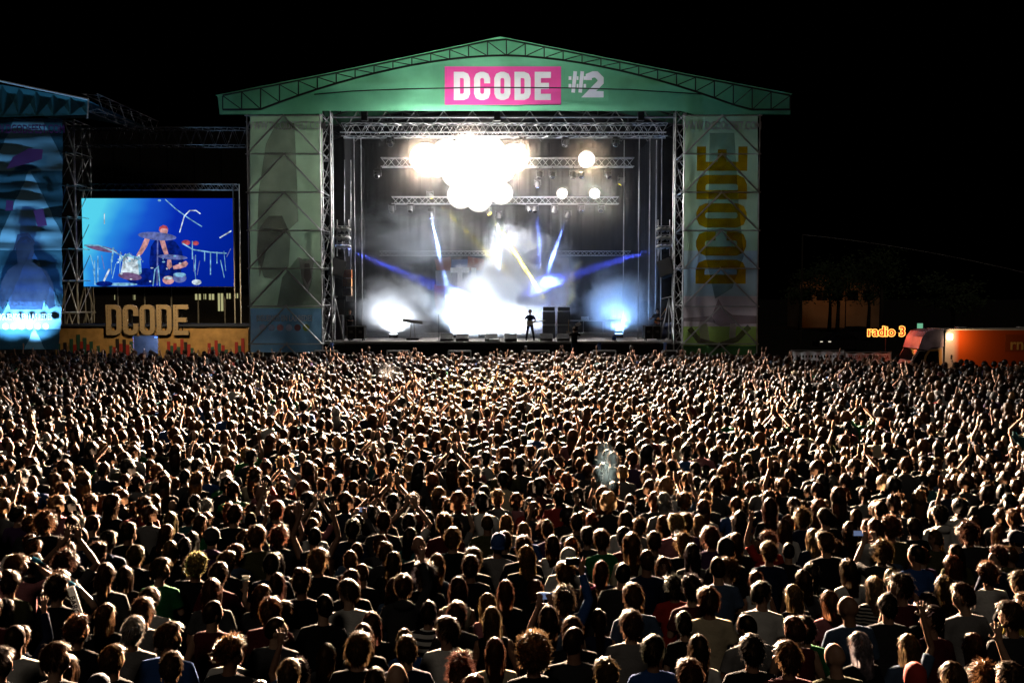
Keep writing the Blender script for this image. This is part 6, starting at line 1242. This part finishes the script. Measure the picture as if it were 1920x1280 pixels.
for idx, p in enumerate(people[300:]):
    detail = p[1] < 19
    if p[4] is not None: _, _, hk, hc, sl, sc, pose, yaw, kw = p[4]; pose = pose if pose in PW else 'front'
    else:
        hk = rng.choice(['short', 'short', 'short', 'short', 'messy', 'curly', 'long', 'long', 'wavy', 'short', None if rng.random() < .4 else 'short']) if rng.random() < .9 else 'short'; hc = pick(HW); sc = pick(SW)
        pose = pick({'down': 9, 'front': 5, 'up_right': .25, 'up_left': .25, 'both_up': .25, 'phone': .2} if p[1] < 40 else {'down': 8, 'front': 4, 'up_right': .6, 'up_left': .6, 'both_up': .5, 'phone': .4})
    if hk: hk = {'quiff': 'short', 'afro': 'curly', 'buzz': 'short', 'bun': 'short', 'ponytail': 'long'}.get(hk.rstrip('0123'), hk.rstrip('0123'))
    key = (hk, pose, idx % 3, detail)
    if key not in tmpl: tmpl[key] = low_person(hk, pose, idx % 3, detail)
    V, T, I = tmpl[key]; a = rng.uniform(-.35, .35) + math.atan2(p[0] + 1.2, 52 - p[1]) * 1.0 * -1; s = p[2]; c, sn = math.cos(a), math.sin(a); w_ = s * rng.uniform(.94, 1.06)
    X = np.empty_like(V); X[:, 0] = (V[:, 0] * c - V[:, 1] * sn) * w_ + p[0]; X[:, 1] = (V[:, 0] * sn + V[:, 1] * c) * w_ + p[1]; X[:, 2] = V[:, 2] * s; X[:, 0] += rng.uniform(-.07, .07) * X[:, 2]; X[:, 1] += rng.uniform(-.07, .05) * X[:, 2]
    tab = np.array([rng.choice(SKIN), SCOL[sc], (.02, .022, .03), HCOL[hc]], np.float32); tab[3] *= rng.uniform(.8, 1.3); tab[1] *= rng.uniform(.8, 1.15)
    VV.append(X); TT.append(T + off); off += len(V); CC.append(tab[I]); HH.append((I == 3).astype(np.float32))
V, T, C_, H_ = np.concatenate(VV), np.concatenate(TT), np.concatenate(CC), np.concatenate(HH)
me = bpy.data.meshes.new('crowd'); me.vertices.add(len(V)); me.vertices.foreach_set('co', V.ravel()); me.loops.add(T.size); me.loops.foreach_set('vertex_index', T.ravel().astype(np.int32))
me.polygons.add(len(T)); me.polygons.foreach_set('loop_start', np.arange(0, T.size, 3, dtype=np.int32)); me.update(calc_edges=True); me.polygons.foreach_set('use_smooth', np.ones(len(T), bool))
at = me.attributes.new('person_colour', 'FLOAT_COLOR', 'FACE'); at.data.foreach_set('color', np.concatenate([C_, np.ones((len(C_), 1), np.float32)], 1).ravel().astype(np.float32))
at = me.attributes.new('is_hair', 'FLOAT', 'FACE'); at.data.foreach_set('value', H_)
def crowd_material():
    m = bpy.data.materials.new('crowd_surface'); m.use_nodes = True; n = m.node_tree; N = n.nodes; b = N['Principled BSDF']
    a = N.new('ShaderNodeAttribute'); a.attribute_name = 'person_colour'; h = N.new('ShaderNodeAttribute'); h.attribute_name = 'is_hair'
    n.links.new(a.outputs['Color'], b.inputs['Base Color']); mr = N.new('ShaderNodeMapRange'); mr.inputs[3].default_value = .8; mr.inputs[4].default_value = .42; n.links.new(h.outputs['Fac'], mr.inputs[0]); n.links.new(mr.outputs[0], b.inputs['Roughness'])
    t = N.new('ShaderNodeBsdfTranslucent'); g = N.new('ShaderNodeGamma'); g.inputs[1].default_value = .7; n.links.new(a.outputs['Color'], g.inputs[0]); n.links.new(g.outputs[0], t.inputs[0])
    ml = N.new('ShaderNodeMath'); ml.operation = 'MULTIPLY'; ml.inputs[1].default_value = .35; n.links.new(h.outputs['Fac'], ml.inputs[0])
    ms = N.new('ShaderNodeMixShader'); n.links.new(ml.outputs[0], ms.inputs[0]); n.links.new(b.outputs[0], ms.inputs[1]); n.links.new(t.outputs[0], ms.inputs[2]); n.links.new(ms.outputs[0], N['Material Output'].inputs[0]); return m
me.materials.append(crowd_material()); co = bpy.data.objects.new('crowd', me); COL.objects.link(co); setting(co, 'stuff'); tag(co, 'dense festival crowd filling the ground up to the stage', 'crowd')
print('PEOPLE', len(people), 'known', len([1 for p in people if p[3] is not None]), 'last single at', people[299][1], 'crowd tris', len(T), 'bodies', len(_bodies), sum(len(b.polygons) for b in _bodies.values()), 'shirts', len(_shirts), 'dups', sum(len(v) for v in used.values() if len(v) > 1))
# ================================================================== smoke and stage haze
def smoke_mat(name, dens, col=(.9, .93, 1), scale=1.6, thr=.42, seed=0., aniso=.25, sharp=1.):
    m = bpy.data.materials.new(name); m.use_nodes = True; n = m.node_tree; N = n.nodes; N.clear(); o = N.new('ShaderNodeOutputMaterial')
    pv = N.new('ShaderNodeVolumePrincipled'); pv.inputs['Color'].default_value = (*col, 1); pv.inputs['Anisotropy'].default_value = aniso
    tc = N.new('ShaderNodeTexCoord'); ln = N.new('ShaderNodeVectorMath'); ln.operation = 'LENGTH'; n.links.new(tc.outputs['Object'], ln.inputs[0])
    mp = N.new('ShaderNodeMapping'); mp.inputs['Location'].default_value = (seed, seed * .7, 0); n.links.new(tc.outputs['Object'], mp.inputs[0])
    nz = N.new('ShaderNodeTexNoise'); nz.inputs['Scale'].default_value = scale; nz.inputs['Detail'].default_value = 5; nz.inputs['Roughness'].default_value = .58; nz.inputs['Distortion'].default_value = .5; n.links.new(mp.outputs[0], nz.inputs['Vector'])
    def M(op, a, b=None, c=None, clamp=False):
        q = N.new('ShaderNodeMath'); q.operation = op; q.use_clamp = clamp
        for i, x in enumerate((a, b, c)):
            if x is None: continue
            if isinstance(x, (int, float)): q.inputs[i].default_value = x
            else: n.links.new(x, q.inputs[i])
        return q.outputs[0]
    fall = M('SUBTRACT', 1., ln.outputs['Value'], clamp=True)
    d = M('MULTIPLY', M('SUBTRACT', M('MULTIPLY_ADD', nz.outputs[0], 2.3, M('MULTIPLY', fall, sharp)), thr + 1.0, clamp=True), M('MULTIPLY', M('MULTIPLY', fall, 3.2, clamp=True), dens))
    n.links.new(d, pv.inputs['Density']); n.links.new(pv.outputs[0], o.inputs['Volume']); return m
def smoke(name, label, c, r_, **kw):
    t = MB().ell((0, 0, 0), (1, 1, 1), 20, 12).build(name, smoke_mat(name, **kw)); t.location = c; t.scale = r_; setting(t, 'stuff'); return tag(t, label, 'smoke')
smoke('smoke_cloud', 'thick white smoke billowing over the middle of the stage', P(945, 585, 56.5), (4.9, 2.6, 4.2), dens=3.8, scale=2.9, thr=.24, seed=1.3, sharp=1.0)
smoke('smoke_cloud', 'white smoke rising behind the guitarist towards the yellow beam', P(985, 510, 57.0), (3.8, 2.2, 3.6), dens=2.8, scale=3.0, thr=.26, seed=4.1)
smoke('smoke_cloud', 'white smoke puff beside the keyboard', P(745, 590, 56.0), (3.2, 2.0, 3.0), dens=2.6, scale=2.2, thr=.22, seed=7.7)
smoke('smoke_cloud', 'blue lit smoke drifting over the open deck', P(1160, 590, 56.5), (3.2, 2.2, 3.8), dens=1.0, scale=1.8, thr=.32, seed=9.2)
smoke('smoke_cloud', 'thin grey smoke hanging high beneath the white lamp cluster', P(770, 445, 57.0), (5.4, 2.4, 2.9), dens=.6, scale=2.2, thr=.32, seed=3.4)
c = G(1138, 880, 2.0); smoke('cigarette_smoke', 'wisp of bluish smoke curling above heads in the crowd', (c.x, c.y, 2.05), (.24, .22, .5), dens=.35, col=(.45, .75, 1), scale=2.2, thr=.34, seed=2.2)
c = G(727, 697, 2.0); smoke('cigarette_smoke', 'small pale smoke puff above heads near the front rows', (c.x, c.y, 2.0), (.5, .45, .45), dens=.10, scale=1.8, thr=.3, seed=6.2)
# lamps hidden in the smoke
def floor_lamp(px, py, Y, e, col, label, tgt=(0, .6, 3)):
    p = P(px, py, Y); t = thing('floor_lamp', label, 'lamp', (p.x, Y, DZ)); MB().box((p.x, Y, DZ + .12), (.5, .4, .22)).build('housing', M_BLACKST, t); MB().box((p.x, Y - .03, DZ + .245), (.42, .3, .02)).build('lens', emat('floor_lamp_glow', col, 10), t)
    spot('floor_lamp_light', (p.x, Y, DZ + .35), (p.x + tgt[0], Y + tgt[1], DZ + tgt[2]), e * FLOOR, 165, col, 1., .2)
floor_lamp(905, 625, 55.2, 3.0, (.86, .93, 1), 'white floor lamp glaring inside the thick central smoke', (1.6, 1., 3)); floor_lamp(960, 625, 55.3, 2.6, (.8, .88, 1), 'white floor lamp glaring in the smoke behind the guitarist', (.8, 1., 3)); floor_lamp(855, 625, 55.2, 1.8, (.7, .85, 1), 'bluish floor lamp in the smoke below the pale letters', (.9, 1, 3))
floor_lamp(738, 625, 55., 1., (.9, .95, 1), 'white floor lamp glaring in the smoke beside the keyboard'); floor_lamp(1160, 625, 55.2, .8, (.25, .5, 1), 'blue floor lamp in the smoke over the open deck'); floor_lamp(1010, 625, 57.5, .7, (.4, .5, 1), 'blue floor lamp behind the amplifier stacks', (-.5, .3, 3))
spot('smoke_up_fill', P(930, 622, 55.4), P(1000, 470, 57.3), FLOOR * 4, 34, (.86, .93, 1), 1., .3)  # extra spot without a lamp body, added to brighten the rising smoke
# spot added near the low lamp row to brighten the smoke from above
spot('smoke_down_fill', P(925, 385, 56.8), P(960, 520, 57.2), FLOOR * .7, 90, (.9, .95, 1), 1., .3)
# thin even haze under the stage roof
def haze_box(y0, y1, z0, z1, dens, label):
    hz = MB().box((0, 0, 0), (1, 1, 1)).build('stage_haze', bpy.data.materials.new('stage_haze')); m = hz.data.materials[0]; m.use_nodes = True; N = m.node_tree.nodes; N.clear(); o = N.new('ShaderNodeOutputMaterial'); pv = N.new('ShaderNodeVolumePrincipled')
    pv.inputs['Color'].default_value = (.95, .95, 1, 1); pv.inputs['Density'].default_value = dens; pv.inputs['Anisotropy'].default_value = .45; m.node_tree.links.new(pv.outputs[0], o.inputs['Volume'])
    hz.location = (XC, (y0 + y1) / 2, (z0 + z1) / 2); hz.scale = (XR - XL - .3, y1 - y0, z1 - z0); setting(hz, 'stuff'); tag(hz, label, 'haze')
haze_box(51.4, 55.9, DZ + .02, 7.2, LOWHAZE, 'thin haze over the front of the stage deck'); haze_box(55.92, 62.85, DZ + .02, 10.6, LOWHAZE, 'thin haze over the rear of the stage deck')
haze_box(49.5, 55.9, 7.22, 15., HAZE, 'very thin haze around the lamps under the stage roof')
